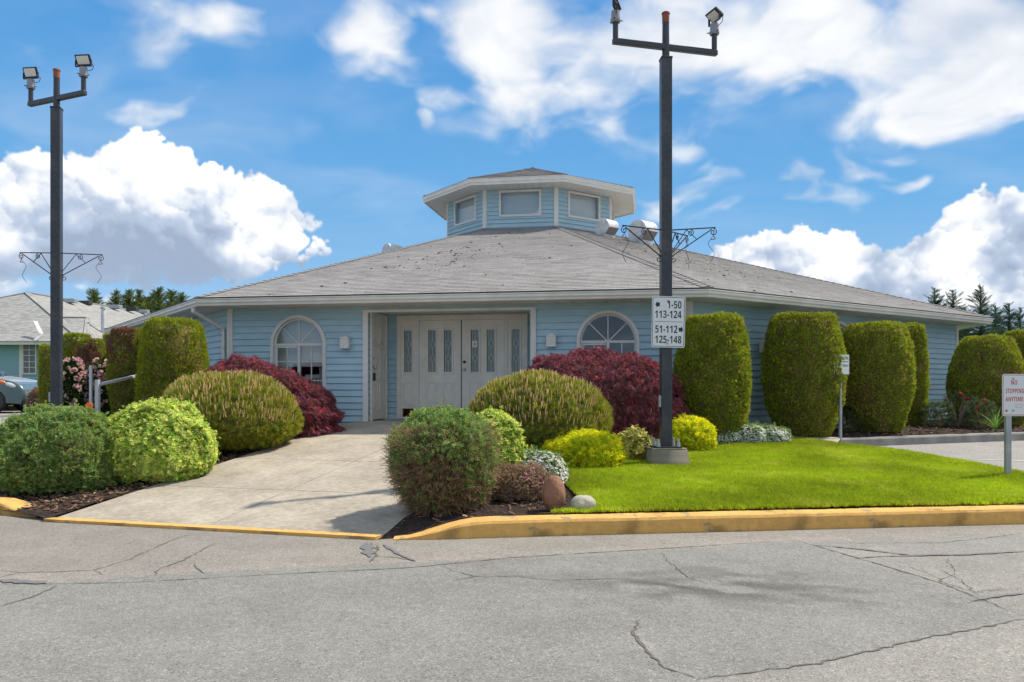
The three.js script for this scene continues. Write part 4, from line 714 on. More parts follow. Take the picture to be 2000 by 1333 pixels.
{
  const t = thing('number_sign', 'white sign with house-number ranges and arrows bolted to the lamp post', 'sign', [at(1306, LAMPD - 0.1), EYE + (757 - 629) / FOCAL * (LAMPD - 0.1), -(LAMPD - 0.085)], 0.09);
  t.rotation.z = -0.018;
  const q = signPlate(0.46, 0.69, 0.03, (g, w, h) => {
    g.fillStyle = '#dcdde0'; g.fillRect(0, 0, w, h); g.strokeStyle = '#1e2128'; g.lineWidth = w * 0.016; roundRect(g, w * 0.03, h * 0.022, w * 0.94, h * 0.956, w * 0.06); g.stroke(); g.fillStyle = '#17191f';
    const S = h * 0.2; line(g, '1-50', w * 0.89, h * 0.165, S, 0.74, 'right'); line(g, '113-124', w * 0.89, h * 0.355, S, 0.74, 'right'); g.fillRect(w * 0.09, h * 0.492, w * 0.82, h * 0.008);
    line(g, '51-112', w * 0.1, h * 0.645, S, 0.74, 'left'); line(g, '125-148', w * 0.1, h * 0.845, S, 0.74, 'left');
    const arrow = (x, y, s) => { g.beginPath(); g.moveTo(x, y); g.lineTo(x + s * w * 0.06, y - h * 0.07); g.lineTo(x + s * w * 0.06, y - h * 0.037); g.lineTo(x + s * w * 0.135, y - h * 0.037); g.lineTo(x + s * w * 0.135, y + h * 0.037); g.lineTo(x + s * w * 0.06, y + h * 0.037); g.lineTo(x + s * w * 0.06, y + h * 0.07); g.fill(); };
    arrow(w * 0.1, h * 0.165, 1); arrow(w * 0.945, h * 0.645, -1);
    g.globalAlpha = 0.7; g.fillStyle = '#7a3d1e'; g.beginPath(); g.ellipse(w * 0.485, h * 0.11, w * 0.016, h * 0.02, 0, 0, 7); g.fill(); g.globalAlpha = 1;
  }, 768);
  part('plate', q.plate, M.galv, t); part('lettering', q.face, q.mat, t);
  for (const y of [0.28, -0.29]) part('bolt', new THREE.CylinderGeometry(0.012, 0.012, 0.012, 8).rotateX(Math.PI / 2).translate(-0.01, y, 0.009), y > 0 ? M.rust : M.lampGrey, t);
}
{
  const d = 10.2, x = at(1969, d), y = land(x, d), k = d / FOCAL, t = thing('no_stopping_sign', 'white and red no-stopping sign on a galvanised square post', 'sign', [x, y, -d], 0.12);
  const top = EYE + (757 - 731) * k - y;
  part('post', rbox(0.075, top - 0.05, 0.045, 0.006, 0, (top - 0.05) / 2 - 0.1, 0), M.galv, t);
  const W = 0.35, Hh = 0.53, q = signPlate(W, Hh, 0.035, (g, w, h) => {
    g.fillStyle = '#d9dadd'; g.fillRect(0, 0, w, h); g.strokeStyle = '#a92a3a'; g.lineWidth = w * 0.02; roundRect(g, w * 0.04, h * 0.027, w * 0.92, h * 0.946, w * 0.09); g.stroke(); g.fillStyle = '#b01828';
    line(g, 'NO', w * 0.47, h * 0.205, h * 0.145, 0.8, 'center'); line(g, 'STOPPING', w * 0.5, h * 0.405, h * 0.145, 0.68, 'center'); line(g, 'ANYTIME', w * 0.48, h * 0.6, h * 0.145, 0.72, 'center');
    g.globalAlpha = 0.65; line(g, 'By order of', w * 0.68, h * 0.72, h * 0.05, 0.95, 'center', ''); line(g, 'FIRE DEPT.', w * 0.66, h * 0.79, h * 0.05, 0.95, 'center', ''); g.globalAlpha = 1;
    g.beginPath(); g.moveTo(w * 0.1, h * 0.875); g.lineTo(w * 0.19, h * 0.83); g.lineTo(w * 0.175, h * 0.862); g.lineTo(w * 0.22, h * 0.862); g.lineTo(w * 0.22, h * 0.888); g.lineTo(w * 0.175, h * 0.888); g.lineTo(w * 0.19, h * 0.92); g.fill();
  });
  for (const [n, g, m] of [['plate', q.plate, M.galv], ['lettering', q.face, q.mat]]) part(n, g.translate(0.075, top - Hh / 2, 0.025), m, t);
  for (const yy of [0.06, Hh - 0.07]) part('bolt', new THREE.CylinderGeometry(0.012, 0.012, 0.012, 8).rotateX(Math.PI / 2).translate(0.05, top - yy, 0.032), M.lampGrey, t);
}
{
  const [x, d] = [at(1643, 13.95), 13.95], y = land(x, d), k = d / FOCAL, t = thing('loading_zone_sign', 'small white loading-zone sign on a thin post half hidden by a hedge', 'sign', [x, y, -d], 0.25);
  const top = EYE + (757 - 693) * k - y;
  part('post', cyl(0.028, 0.028, top + 0.02, 0.01, -0.08, -0.03, 12), M.galv, t);
  const q = signPlate(0.3, 0.34, 0.008, (g, w, h) => { g.fillStyle = '#e4e4e4'; g.fillRect(0, 0, w, h); g.fillStyle = '#25272c'; line(g, 'LOADING ZONE', w * 0.95, h * 0.18, h * 0.21, 0.53, 'right'); g.fillRect(w * 0.04, h * 0.35, w * 0.92, h * 0.03); line(g, 'to 5:00pm', w * 0.95, h * 0.55, h * 0.17, 0.7, 'right'); });
  for (const [n, g, m] of [['plate', q.plate, M.galv], ['lettering', q.face, q.mat]]) part(n, g.translate(0.01, top - 0.17, 0), m, t);
}
{   // heart notice on the door glass
  house.updateMatrixWorld(true); const t = thing('door_notice', 'small white paper notice with a red heart stuck on door glass', 'notice'); const p = V(0.272, 1.48, 9.99).applyMatrix4(house.matrixWorld); t.position.copy(p); t.quaternion.copy(house.getWorldQuaternion(new THREE.Quaternion()));
  const q = signPlate(0.1, 0.13, 0.004, (g, w, h) => { g.fillStyle = '#e8e6e4'; g.fillRect(0, 0, w, h); g.fillStyle = '#2a2a30'; line(g, 'AED', w * 0.5, h * 0.16, h * 0.2, 0.9); g.fillStyle = '#a8232f'; const cx = w / 2, cy = h * 0.48, s = w * 0.2; g.beginPath(); g.moveTo(cx, cy + s * 1.25); g.bezierCurveTo(cx - s * 2, cy - s * 0.2, cx - s * 0.9, cy - s * 1.4, cx, cy - s * 0.35); g.bezierCurveTo(cx + s * 0.9, cy - s * 1.4, cx + s * 2, cy - s * 0.2, cx, cy + s * 1.25); g.fill(); g.fillRect(w * 0.2, h * 0.84, w * 0.6, h * 0.04); }, 256);
  part('paper', q.plate, M.trim, t); part('print', q.face, q.mat, t);
}
// ---------------------------------------------------------------- railing, stones, small things
{
  const d = 13.4, x = at(190, d), y = land(x, d), t = thing('hand_rail', 'pale metal hand rail with a square post in front of the hedges', 'railing', [x, y, -d]);
  const P = (px, py, dd) => place(px, py, dd).sub(V(x, y, -d));
  part('post', bar(V(0, -0.1, 0), P(190, 742, d), 0.07, 0.06, V(1, 0, 0)), M.ventWhite, t); part('post', bar(P(177, 800, 16.5), P(177, 714, 16.5), 0.05, 0.05, V(1, 0, 0)), M.ventWhite, t);
  part('top_rail', bar(P(191, 752, d), P(330, 720, 15.4), 0.05, 0.045), M.ventWhite, t);
  part('post', bar(P(330, 790, 15.4), P(330, 720, 15.4), 0.06, 0.06, V(1, 0, 0)), M.ventWhite, t);
}
{ const d = 12.9, x = at(126, d), y = land(x, d), t = thing('utility_box', 'small grey utility box at the foot of the lamp post', 'utility box', [x, y, -d], 0.2); part('cabinet', rbox(0.16, 0.72, 0.12, 0.01, 0, 0.33, 0), M.galv, t); part('lid', rbox(0.18, 0.03, 0.14, 0.008, 0, 0.7, 0), M.trim, t); }
function stone(name, label, [x, d], size, shape, mat, seed, turn = 0) {
  const g = new THREE.IcosahedronGeometry(1, 5), p = g.attributes.position, col = new Float32Array(p.count * 3), v = V(0, 0, 0);
  for (let i = 0; i < p.count; i++) { v.fromBufferAttribute(p, i); const n = 1 + (fbm(v.x * 1.4 + seed, v.y * 1.4, v.z * 1.4, 4) - 0.5) * 0.34; v.multiplyScalar(n); shape(v); p.setXYZ(i, v.x * size[0], v.y * size[1], v.z * size[2]); const k = 0.8 + 0.5 * (fbm(v.x * 3 + seed, v.y * 6, v.z * 3, 4) - 0.3); col.set([k, k * (0.92 + 0.2 * fbm(v.x * 2, v.y * 2, seed, 3)), k * 0.95], i * 3); }
  g.setAttribute('color', new THREE.BufferAttribute(col, 3)); g.computeVertexNormals();
  const m = new THREE.Mesh(g, mat); m.name = numbered(name); m.position.set(x, land(x, d) + size[1] * 0.82, -d); m.rotation.y = turn; scene.add(m); return tag(m, label, 'rock', 'stones at the bed corner');
}
stone('garden_rock', 'upright reddish brown stone by the yellow kerb', [at(1082, 8.12), 8.12], [0.125, 0.19, 0.11], (v) => { if (v.y > 0) { v.x *= 1 - 0.16 * v.y; v.z *= 1 - 0.16 * v.y; } }, std(0.3, 0.14, 0.09, 0.8, { vertexColors: true, bumpMap: scaled(barkBump, 0.5), bumpScale: 0.004 }), 3);
stone('garden_rock', 'smooth pale grey boulder lying on the lawn corner', [at(1139, 8.02), 8.02], [0.13, 0.1, 0.1], () => 0, std(0.44, 0.41, 0.35, 0.85, { vertexColors: true, bumpMap: scaled(barkBump, 0.5), bumpScale: 0.003 }), 9, 0.3);
// white slatted chair behind the left window
{
  const t = new THREE.Group(); t.name = 'slatted_chair'; scene.add(t); tag(t, 'white slatted chair standing behind the arched window', 'chair'); t.position.copy(V(-2.72, -0.02, 10.42).applyMatrix4(house.matrixWorld)); t.rotation.y = -9.5 * Math.PI / 180 + Math.PI;
  part('top_rail', rbox(0.54, 0.08, 0.025, 0.008, 0, 0.86, -0.2), M.trim, t); part('back_rail', rbox(0.5, 0.05, 0.025, 0.008, 0, 0.48, -0.2), M.trim, t);
  for (let k = 0; k < 7; k++) part('slat', box(0.036, 0.36, 0.014, -0.21 + k * 0.07, 0.66, -0.2), M.trim, t);
  part('seat', rbox(0.52, 0.035, 0.46, 0.01, 0, 0.44, 0.02), M.trim, t); for (const a of [-1, 1]) for (const b of [-1, 1]) part('leg', box(0.04, b < 0 ? 0.84 : 0.44, 0.035, a * 0.24, b < 0 ? 0.42 : 0.22, b * 0.2), M.trim, t);
}

// ---------------------------------------------------------------- plants
function surface(profile, sx, sz, lump, freq, seed) {   // points on a lumpy turned shape; profile is [radius, height] from the foot up
  const seg = []; let total = 0;
  for (let i = 1; i < profile.length; i++) { const [r0, y0] = profile[i - 1], [r1, y1] = profile[i], a = Math.hypot(r1 - r0, y1 - y0) * (r0 + r1) / 2 + 1e-6; total += a; seg.push([total, i]); }
  const swell = (p) => 1 + lump * (fbm(p.x * freq + seed, p.y * freq, p.z * freq + seed * 2, 3) - 0.5) * 2;
  return { profile, swell, sx, sz, sample(r) {
    const q = r() * total, [, i] = seg.find((s) => s[0] >= q) ?? seg[seg.length - 1], [r0, y0] = profile[i - 1], [r1, y1] = profile[i];
    let t = r(); if (r0 + r1 > 0) { const w = r(); t = w < r1 / (r0 + r1) ? Math.max(t, r()) : Math.min(t, r()); }
    const R = lerp(r0, r1, t), y = lerp(y0, y1, t), a = r() * Math.PI * 2, c = Math.cos(a), s = Math.sin(a), nl = Math.hypot(y1 - y0, r1 - r0) || 1, p = V(R * c * sx, y, R * s * sz), n = V((y1 - y0) / nl * c, -(r1 - r0) / nl, (y1 - y0) / nl * s).normalize(), k = swell(p); p.x *= k; p.z *= k; p.y = lerp(p.y, p.y * k, 0.7);
    return { p, n, k };
  } };
}
function core(s, shrink, mat, parent, name = 'inner_branches') {
  const g = new THREE.LatheGeometry(s.profile.map(([r, y]) => new THREE.Vector2(Math.max(0.001, r * shrink), y * (0.5 + shrink / 2))), 28), p = g.attributes.position;
  for (let i = 0; i < p.count; i++) { const v = V(p.getX(i) * s.sx, p.getY(i), p.getZ(i) * s.sz), k = s.swell(v); p.setXYZ(i, v.x * k, lerp(v.y, v.y * k, 0.7), v.z * k); }
  g.computeVertexNormals(); return part(name, g, mat, parent);
}
function scatter(name, geo, mat, parent, list) {   // list of { p, q, s, c }
  const im = new THREE.InstancedMesh(geo, mat, list.length), m = new THREE.Matrix4(), sc = V(1, 1, 1);
  list.forEach((o, i) => { typeof o.s === 'number' ? sc.setScalar(o.s) : sc.copy(o.s); im.setMatrixAt(i, m.compose(o.p, o.q, sc)); im.setColorAt(i, o.c); });
  im.name = name; im.userData.kind = 'stuff'; parent.add(im); return im;
}
const UP = V(0, 1, 0), qa = new THREE.Quaternion(), qb = new THREE.Quaternion();
const facing = (dir, spin) => new THREE.Quaternion().setFromUnitVectors(UP, dir).multiply(qb.setFromAxisAngle(UP, spin)).clone();
const jit = (r, v, a) => v.clone().add(V((r() - 0.5) * a, (r() - 0.5) * a, (r() - 0.5) * a)).normalize();
// leaf shapes, all growing along +y
function blades(list) { const m = new Mesher(); for (const [a, b, w, bend, col] of list) { const d = b.clone().sub(a), side = V(-d.y, d.x, 0.25 * d.x).normalize().multiplyScalar(w / 2), c = a.clone().lerp(b, 0.45).add(V(0, 0, bend || 0)), t = (v) => v.toArray(); m.quad(t(a), t(c.clone().add(side)), t(b), t(c.clone().sub(side)), col); } return m.done(); }
const LEAF = {};
{
  const r = rng(5);
  const spray = []; for (let k = 0; k < 9; k++) { const y = 0.005 + k * 0.007, s = k % 2 ? 1 : -1, L = 0.034 * (1 - k * 0.06); spray.push([V(0, y, 0), V(s * L * 0.75, y + L * 0.75, (r() - 0.5) * 0.02), 0.013, 0.002]); } spray.push([V(0, 0, 0), V(0, 0.085, 0.0), 0.013, 0.004]); LEAF.spray = blades(spray);
  const tuft = []; for (let k = 0; k < 22; k++) { const a = k * 2.4, e = 0.2 + 0.75 * r(), L = 0.05 + 0.02 * r(), y = 0.06 * r(); tuft.push([V(0, y, 0), V(Math.cos(a) * Math.sin(e) * L, y + Math.cos(e) * L, Math.sin(a) * Math.sin(e) * L), 0.0055, 0]); } LEAF.tuft = blades(tuft);
  LEAF.candle = merge([new THREE.CylinderGeometry(0.004, 0.0075, 0.075, 5).translate(0, 0.0375, 0)]);
  const lace = []; for (const [a, L] of [[-1.25, 0.5], [-0.8, 0.75], [-0.4, 0.95], [0, 1.05], [0.4, 0.95], [0.8, 0.75], [1.25, 0.5]]) lace.push([V(0, 0, 0), V(Math.sin(a) * 0.085 * L, Math.cos(a) * 0.1 * L, -0.012 * L), 0.009, 0.006]); LEAF.lace = blades(lace);
  const sp = []; for (let k = 0; k < 8; k++) { const a = k * 2.4, y = 0.006 * k, L = 0.026; sp.push([V(0, y, 0), V(Math.cos(a) * L, y + 0.014, Math.sin(a) * L), 0.014, 0]); } LEAF.sprig = blades(sp);
  const gold = []; for (let k = 0; k < 9; k++) { const a = k * 2.4, y = 0.007 * k, L = 0.034; gold.push([V(0, y, 0), V(Math.cos(a) * L, y + 0.022, Math.sin(a) * L), 0.013, 0]); } LEAF.gold = blades(gold);
  const m = new Mesher(); for (let k = 0; k < 5; k++) { const a = k * 2.5, y = 0.006 * k, L = 0.036 * (0.8 + 0.4 * r()), w = 0.011, d = V(Math.cos(a), 0.55, Math.sin(a)).normalize(), s = V(-Math.sin(a), 0, Math.cos(a)), o = V(0, y, 0), P = (t, u) => o.clone().addScaledVector(d, t * L).addScaledVector(s, u * w).toArray(), C = P(0.5, 0), rim = [P(0, 0), P(0.28, 0.8), P(0.65, 0.9), P(1, 0), P(0.65, -0.9), P(0.28, -0.8)], cream = [0.95, 0.9, 0.34], green = [0.2, 0.46, 0.09]; for (let q = 0; q < 6; q++) m.tri(C, rim[q], rim[(q + 1) % 6], [green, cream, cream]); } LEAF.variegated = m.done();
  const f = new Mesher(); for (let k = 0; k < 6; k++) { const a = k * Math.PI / 3, b = a + 0.75, R = 0.014; f.tri([0, 0.003, 0], [R * Math.cos(b), 0.0, R * Math.sin(b)], [R * Math.cos(a), 0.0, R * Math.sin(a)]); } LEAF.flower = f.done();
  const bt = []; { let a = V(0, 0, 0), dd = V(0, 1, 0); for (let k = 0; k < 4; k++) { const b = a.clone().addScaledVector(dd, 0.035); bt.push(rod(a, b, 0.0022 - k * 0.0004, 3)); if (k) { const c = a.clone().add(V((r() - 0.5) * 0.06, 0.03, (r() - 0.5) * 0.06)); bt.push(rod(a, c, 0.0013, 3)); } a = b; dd = V((r() - 0.5) * 0.9, 1, (r() - 0.5) * 0.9).normalize(); } } LEAF.branchlet = merge(bt);
  const tw = new THREE.CylinderGeometry(0.002, 0.004, 1, 4).translate(0, 0.5, 0); LEAF.twig = tw;
  const bl = []; for (let k = 0; k < 9; k++) { const a = k * 2.4 + r(), L = 0.025 + 0.026 * r(), e = 0.25 + 0.6 * r(), o = V(0.02 * (r() - 0.5), 0, 0.02 * (r() - 0.5)); bl.push([o, o.clone().add(V(Math.cos(a) * Math.sin(e) * L, Math.cos(e) * L, Math.sin(a) * Math.sin(e) * L)), 0.006, 0]); } LEAF.grass = blades(bl);
  const rh = []; for (let k = 0; k < 7; k++) { const a = k * 0.9; rh.push([V(0, 0, 0), V(Math.cos(a) * 0.11, 0.03, Math.sin(a) * 0.11), 0.04, 0]); } LEAF.rhodo = blades(rh);
  const tr = []; for (let k = 0; k < 16; k++) { const e = 0.25 + 1.2 * ((k * 0.618) % 1), a = k * 2.4, L = 0.06; tr.push([V(0, 0, 0), V(Math.cos(a) * Math.sin(e) * L, Math.cos(e) * L, Math.sin(a) * Math.sin(e) * L), 0.045, 0]); } LEAF.truss = blades(tr);
  const fr = []; for (let k = 0; k < 14; k++) { const s = k % 2 ? 1 : -1, y = k * 0.045; fr.push([V(0, y, 0), V(s * (0.2 - y * 0.22), y + 0.1, -0.03), 0.05, 0]); } fr.push([V(0, 0, 0), V(0, 0.75, 0), 0.06, 0]); LEAF.bough = blades(fr);
}
const F = {
  thuja: leafy(0.29, 0.345, 0.032, 0.4), pine: leafy(0.27, 0.33, 0.05, 0.3), candle: std(0.72, 0.5, 0.26, 0.9), maple: leafy(0.28, 0.075, 0.095, 0.33, { specularIntensity: 0.6 }), spirea: leafy(0.27, 0.38, 0.1, 0.4), varieg: leafy(0.8, 0.85, 0.7, 0.35, { vertexColors: true }), gold: leafy(0.82, 0.8, 0.02, 0.5), candy: leafy(0.22, 0.32, 0.09, 0.3), petal: leafy(0.84, 0.84, 0.8, 0.3), heath: leafy(0.32, 0.22, 0.15, 0.2), pink: leafy(0.75, 0.42, 0.46, 0.3), grass: leafy(0.38, 0.48, 0.018, 0.44), rhodo: leafy(0.045, 0.085, 0.02, 0.15), blush: leafy(0.85, 0.62, 0.6, 0.35), rose: leafy(0.09, 0.13, 0.06, 0.25), fir: leafy(0.07, 0.1, 0.04, 0.2), iris: leafy(0.2, 0.36, 0.06, 0.35), red: leafy(0.5, 0.03, 0.05, 0.3),
};
const dark = std(0.13, 0.13, 0.035, 1), woodDark = std(0.16, 0.11, 0.07, 1), thujaWood = std(0.17, 0.13, 0.045, 1);
function plant(name, label, category, px, d, group, lift = 0) { const x = at(px, d); return thing(name, label, category, [x, land(x, d) + lift, -d], 0, group); }

// clipped barrel hedges
function hedge(px, d, wide, top, label, { brown = 0, prof = [[0.58, 0], [0.74, 0.1], [0.93, 0.3], [1, 0.48], [0.985, 0.62], [0.9, 0.82], [0.8, 0.96], [0.75, 1.0], [0, 1.005]], seed = 1, n = 24000, brownAt = () => 1, deep = 0.95 } = {}) {
  const t = plant('barrel_hedge', label, 'hedge', px, d, 'clipped barrel-shaped hedges'), R = wide / FOCAL * d / 2 - 0.055, H = EYE + (757 - top) / FOCAL * d - t.position.y - 0.055, r = rng(seed * 101 + 7);
  const s = surface(prof.map(([a, b]) => [a * R, b * H]), 1, deep, 0.022, 1.9, seed * 3.7);
  core(s, 0.92, thujaWood, t);
  const list = [];
  for (let k = 0; k < n * R * H / 1.6; k++) {
    const { p, n: nn } = s.sample(r), clump = fbm(p.x * 6 + seed * 9, p.y * 5, p.z * 6, 3), hole = fbm(p.x * 3.1 + seed * 5, p.y * 2.7, p.z * 3.1, 3); if (hole < 0.3 && r() < 0.7) continue; p.addScaledVector(nn, (clump - 0.5) * 0.1 - r() * r() * 0.05 + (r() < 0.008 ? 0.04 : 0));
    const dir = jit(r, nn.clone().multiplyScalar(0.8).add(V(0, 0.7, 0)), 1.1), b = brown * smooth(0.42, 0.56, fbm(p.x * 1.6 + seed, p.y * 1.3, p.z * 1.6, 3)) * brownAt(p.x / R, p.y / H), v = (0.82 + 0.4 * r()) * (0.75 + 0.5 * clump), tip = r() < 0.25 ? 1.25 : 1;
    const c = r() < b ? rgb(0.95 * v, 0.42 * v, 3.0 * v) : rgb(v * tip * (0.8 + 0.5 * r()), v * tip * (0.9 + 0.2 * r()), v * (0.6 + 0.8 * r()));
    list.push({ p, q: facing(dir, r() * 6.3), s: 0.46 + 0.4 * r(), c });
  }
  scatter('foliage', LEAF.spray, F.thuja, t, list);
  part('trunk', cyl(0.08, 0.06, 0.4, 0, -0.1, 0, 8), M.wood, t);
  return t;
}
hedge(1392, 13.25, 154, 617, 'tall barrel hedge beside the red maple and lamp post', { seed: 1 });
hedge(1570, 14.45, 164, 612, 'tall barrel hedge left of the small loading-zone sign', { seed: 2, brown: 0.1 });
hedge(1712, 15.3, 146, 632, 'broad barrel hedge right of the small loading-zone sign', { seed: 3, brown: 0.3, brownAt: (x, y) => (x < -0.3 && y < 0.5 ? 1 : 0.2) });
hedge(1783, 16.6, 62, 628, 'slim hedge tucked behind the broad barrel hedge near the blue wall', { seed: 4, n: 28000, prof: [[0.8, 0], [1, 0.2], [1, 0.5], [0.96, 0.7], [0.85, 0.9], [0.7, 0.97], [0, 1]] });
hedge(1928, 16.9, 148, 655, 'rounded hedge with bare lower stems behind the no-stopping sign', { seed: 5, brown: 0.2, prof: [[0.85, 0], [0.97, 0.2], [1, 0.4], [0.93, 0.62], [0.78, 0.82], [0.63, 0.955], [0.5, 0.99], [0, 1]] });
hedge(2010, 18.2, 110, 645, 'hedge at the photo edge beyond the no-stopping sign', { seed: 6 });
hedge(338, 14.1, 142, 623, 'large barrel hedge in front of the down-pipe', { seed: 7, prof: [[0.9, 0], [1, 0.3], [1, 0.45], [0.97, 0.62], [0.88, 0.8], [0.79, 0.93], [0.68, 0.99], [0, 1]] });
hedge(250, 17, 84, 641, 'hedge with a browned top next to the hand rail', { seed: 8, brown: 1.3, brownAt: (x, y) => (y > 0.62 && x < 0.5 ? 1 : 0.15) });
hedge(178, 19.4, 62, 660, 'mostly brown barrel hedge between the pink rhododendrons', { seed: 9, brown: 1.5 });
hedge(214, 20, 36, 652, 'narrow green hedge showing between two browned hedges', { seed: 10 });
hedge(150, 22, 66, 652, 'green hedge just right of the far lamp post', { seed: 11 });
hedge(96, 21, 44, 672, 'dark hedge half hidden behind the far lamp post', { seed: 12 });

// dwarf mountain pines with upright candles
function mugo(px, d, wide, top, label, seed, deep = 0.9) {
  const t = plant('mugo_pine', label, 'pine shrub', px, d, 'dwarf pines'), R = wide / FOCAL * d / 2 - 0.07, H = EYE + (757 - top) / FOCAL * d - t.position.y - 0.11, r = rng(seed);
  const s = surface([[0.5, 0.12], [0.8, 0.16], [0.97, 0.3], [1, 0.42], [0.95, 0.58], [0.82, 0.76], [0.6, 0.9], [0.3, 0.98], [0, 1]].map(([a, b]) => [a * R, b * H]), 1, deep, 0.07, 2.6, seed);
  core(s, 0.84, dark, t);
  const list = [], candles = [];
  for (let k = 0; k < 6500 * R; k++) { const { p, n } = s.sample(r); p.addScaledVector(n, -0.1 * r() * r()); const v = 0.65 + 0.75 * r(); list.push({ p, q: facing(jit(r, n.clone().add(V(0, 0.55, 0)), 0.7), r() * 6), s: 0.8 + 0.45 * r(), c: rgb(v * (0.9 + 0.5 * r()), v, v * (0.5 + 0.5 * r())) }); }
  for (let k = 0; k < 2300 * R; k++) { const { p, n } = s.sample(r); if (n.y < 0.3 - 0.6 * r()) continue; p.addScaledVector(n, 0.025); const v = 0.75 + 0.5 * r(); candles.push({ p, q: facing(jit(r, V(n.x * 0.25, 1, n.z * 0.25), 0.25), 0), s: V(1, 0.6 + 0.8 * r(), 1), c: rgb(v, v * (0.9 + 0.15 * r()), v * (0.7 + 0.4 * r())) }); }
  scatter('needles', LEAF.tuft, F.pine, t, list); scatter('candles', LEAF.candle, F.candle, t, candles);
  for (let k = 0; k < 7; k++) { const a = k * 0.9 + seed, q = V(Math.cos(a) * R * 0.72, H * (0.2 + 0.1 * r()), Math.sin(a) * R * 0.72 * deep); part('branch', tube([V(0, -0.08, 0), V(q.x * 0.45, H * 0.1, q.z * 0.45), q], 0.022, 14, 6), M.twig, t); }
  return t;
}
mugo(444, 12.5, 284, 722, 'golden-tipped dwarf pine dome beside the left edge of the walk', 31);
mugo(1050, 11.5, 290, 722, 'dwarf pine dome with tan candles in front of the white doors', 37, 0.8);

// weeping lace-leaf maples
function laceMaple(px, d, wide, top, label, prof, seed, deep, leanX = 0) {
  const t = plant('laceleaf_maple', label, 'maple', px, d, 'red laceleaf maples'), R = wide / FOCAL * d / 2, H = EYE + (757 - top) / FOCAL * d - t.position.y, r = rng(seed);
  const s = surface(prof.map(([a, b]) => [a * R, b * H]), 1, deep, 0.1, 2.3, seed), tilt = (p) => { p.y -= leanX * p.x * clamp(p.y / H, 0, 1); return p; };
  const c = core(s, 0.8, std(0.13, 0.05, 0.05, 1), t); { const q = c.geometry.attributes.position; for (let i = 0; i < q.count; i++) { const v = tilt(V(q.getX(i), q.getY(i), q.getZ(i))); q.setXYZ(i, v.x, v.y, v.z); } }
  const list = [];
  for (let k = 0; k < 11000 * R; k++) {
    const { p, n } = s.sample(r), lay = fbm(p.x * 3.2 + seed, p.y * 5.5, p.z * 3.2, 3); if (lay < 0.36 && r() < 0.8) continue; p.addScaledVector(n, (lay - 0.5) * 0.35 + 0.03 - 0.1 * r()); tilt(p); if (p.y < 0.04) continue;
    const dir = jit(r, V(n.x * 0.8, -0.75 + 0.5 * n.y, n.z * 0.8), 0.75), q = facing(dir, r() * 6.3), v = 0.55 + 1.0 * r(), hot = r() < 0.09 ? 1 : 0;
    list.push({ p, q, s: 0.6 + 0.45 * r(), c: hot ? rgb(2.0 * v, 0.9 * v, 0.8 * v) : rgb(v, v * (0.8 + 0.7 * r()), v * (0.8 + 0.7 * r())) });
  }
  scatter('leaves', LEAF.lace, F.maple, t, list);
  part('trunk', tube([V(0, -0.1, 0), V(0.06, H * 0.3, 0.02), V(-0.05, H * 0.55, 0)], 0.05, 14, 8), M.wood, t);
  for (let k = 0; k < 6; k++) { const a = k * 1.05; part('branch', tube([V(0, H * 0.4, 0), tilt(V(Math.cos(a) * R * 0.4, H * 0.68, Math.sin(a) * R * 0.4 * deep)), tilt(V(Math.cos(a) * R * 0.72, H * 0.5, Math.sin(a) * R * 0.72 * deep))], 0.018, 16, 6), M.wood, t); }
  return t;
}
const MAPLE = [[0.9, 0.03], [0.97, 0.12], [1, 0.35], [0.95, 0.52], [0.84, 0.7], [0.66, 0.85], [0.4, 0.95], [0, 1]];
laceMaple(1178, 13.05, 335, 684, 'dark red laceleaf maple mound under the arched window by the lamp post', MAPLE, 41, 0.68, 0.06);
laceMaple(524, 13.9, 276, 712, 'dark red laceleaf maple drooping onto the walk below the left window', MAPLE, 43, 0.62, 0.3);

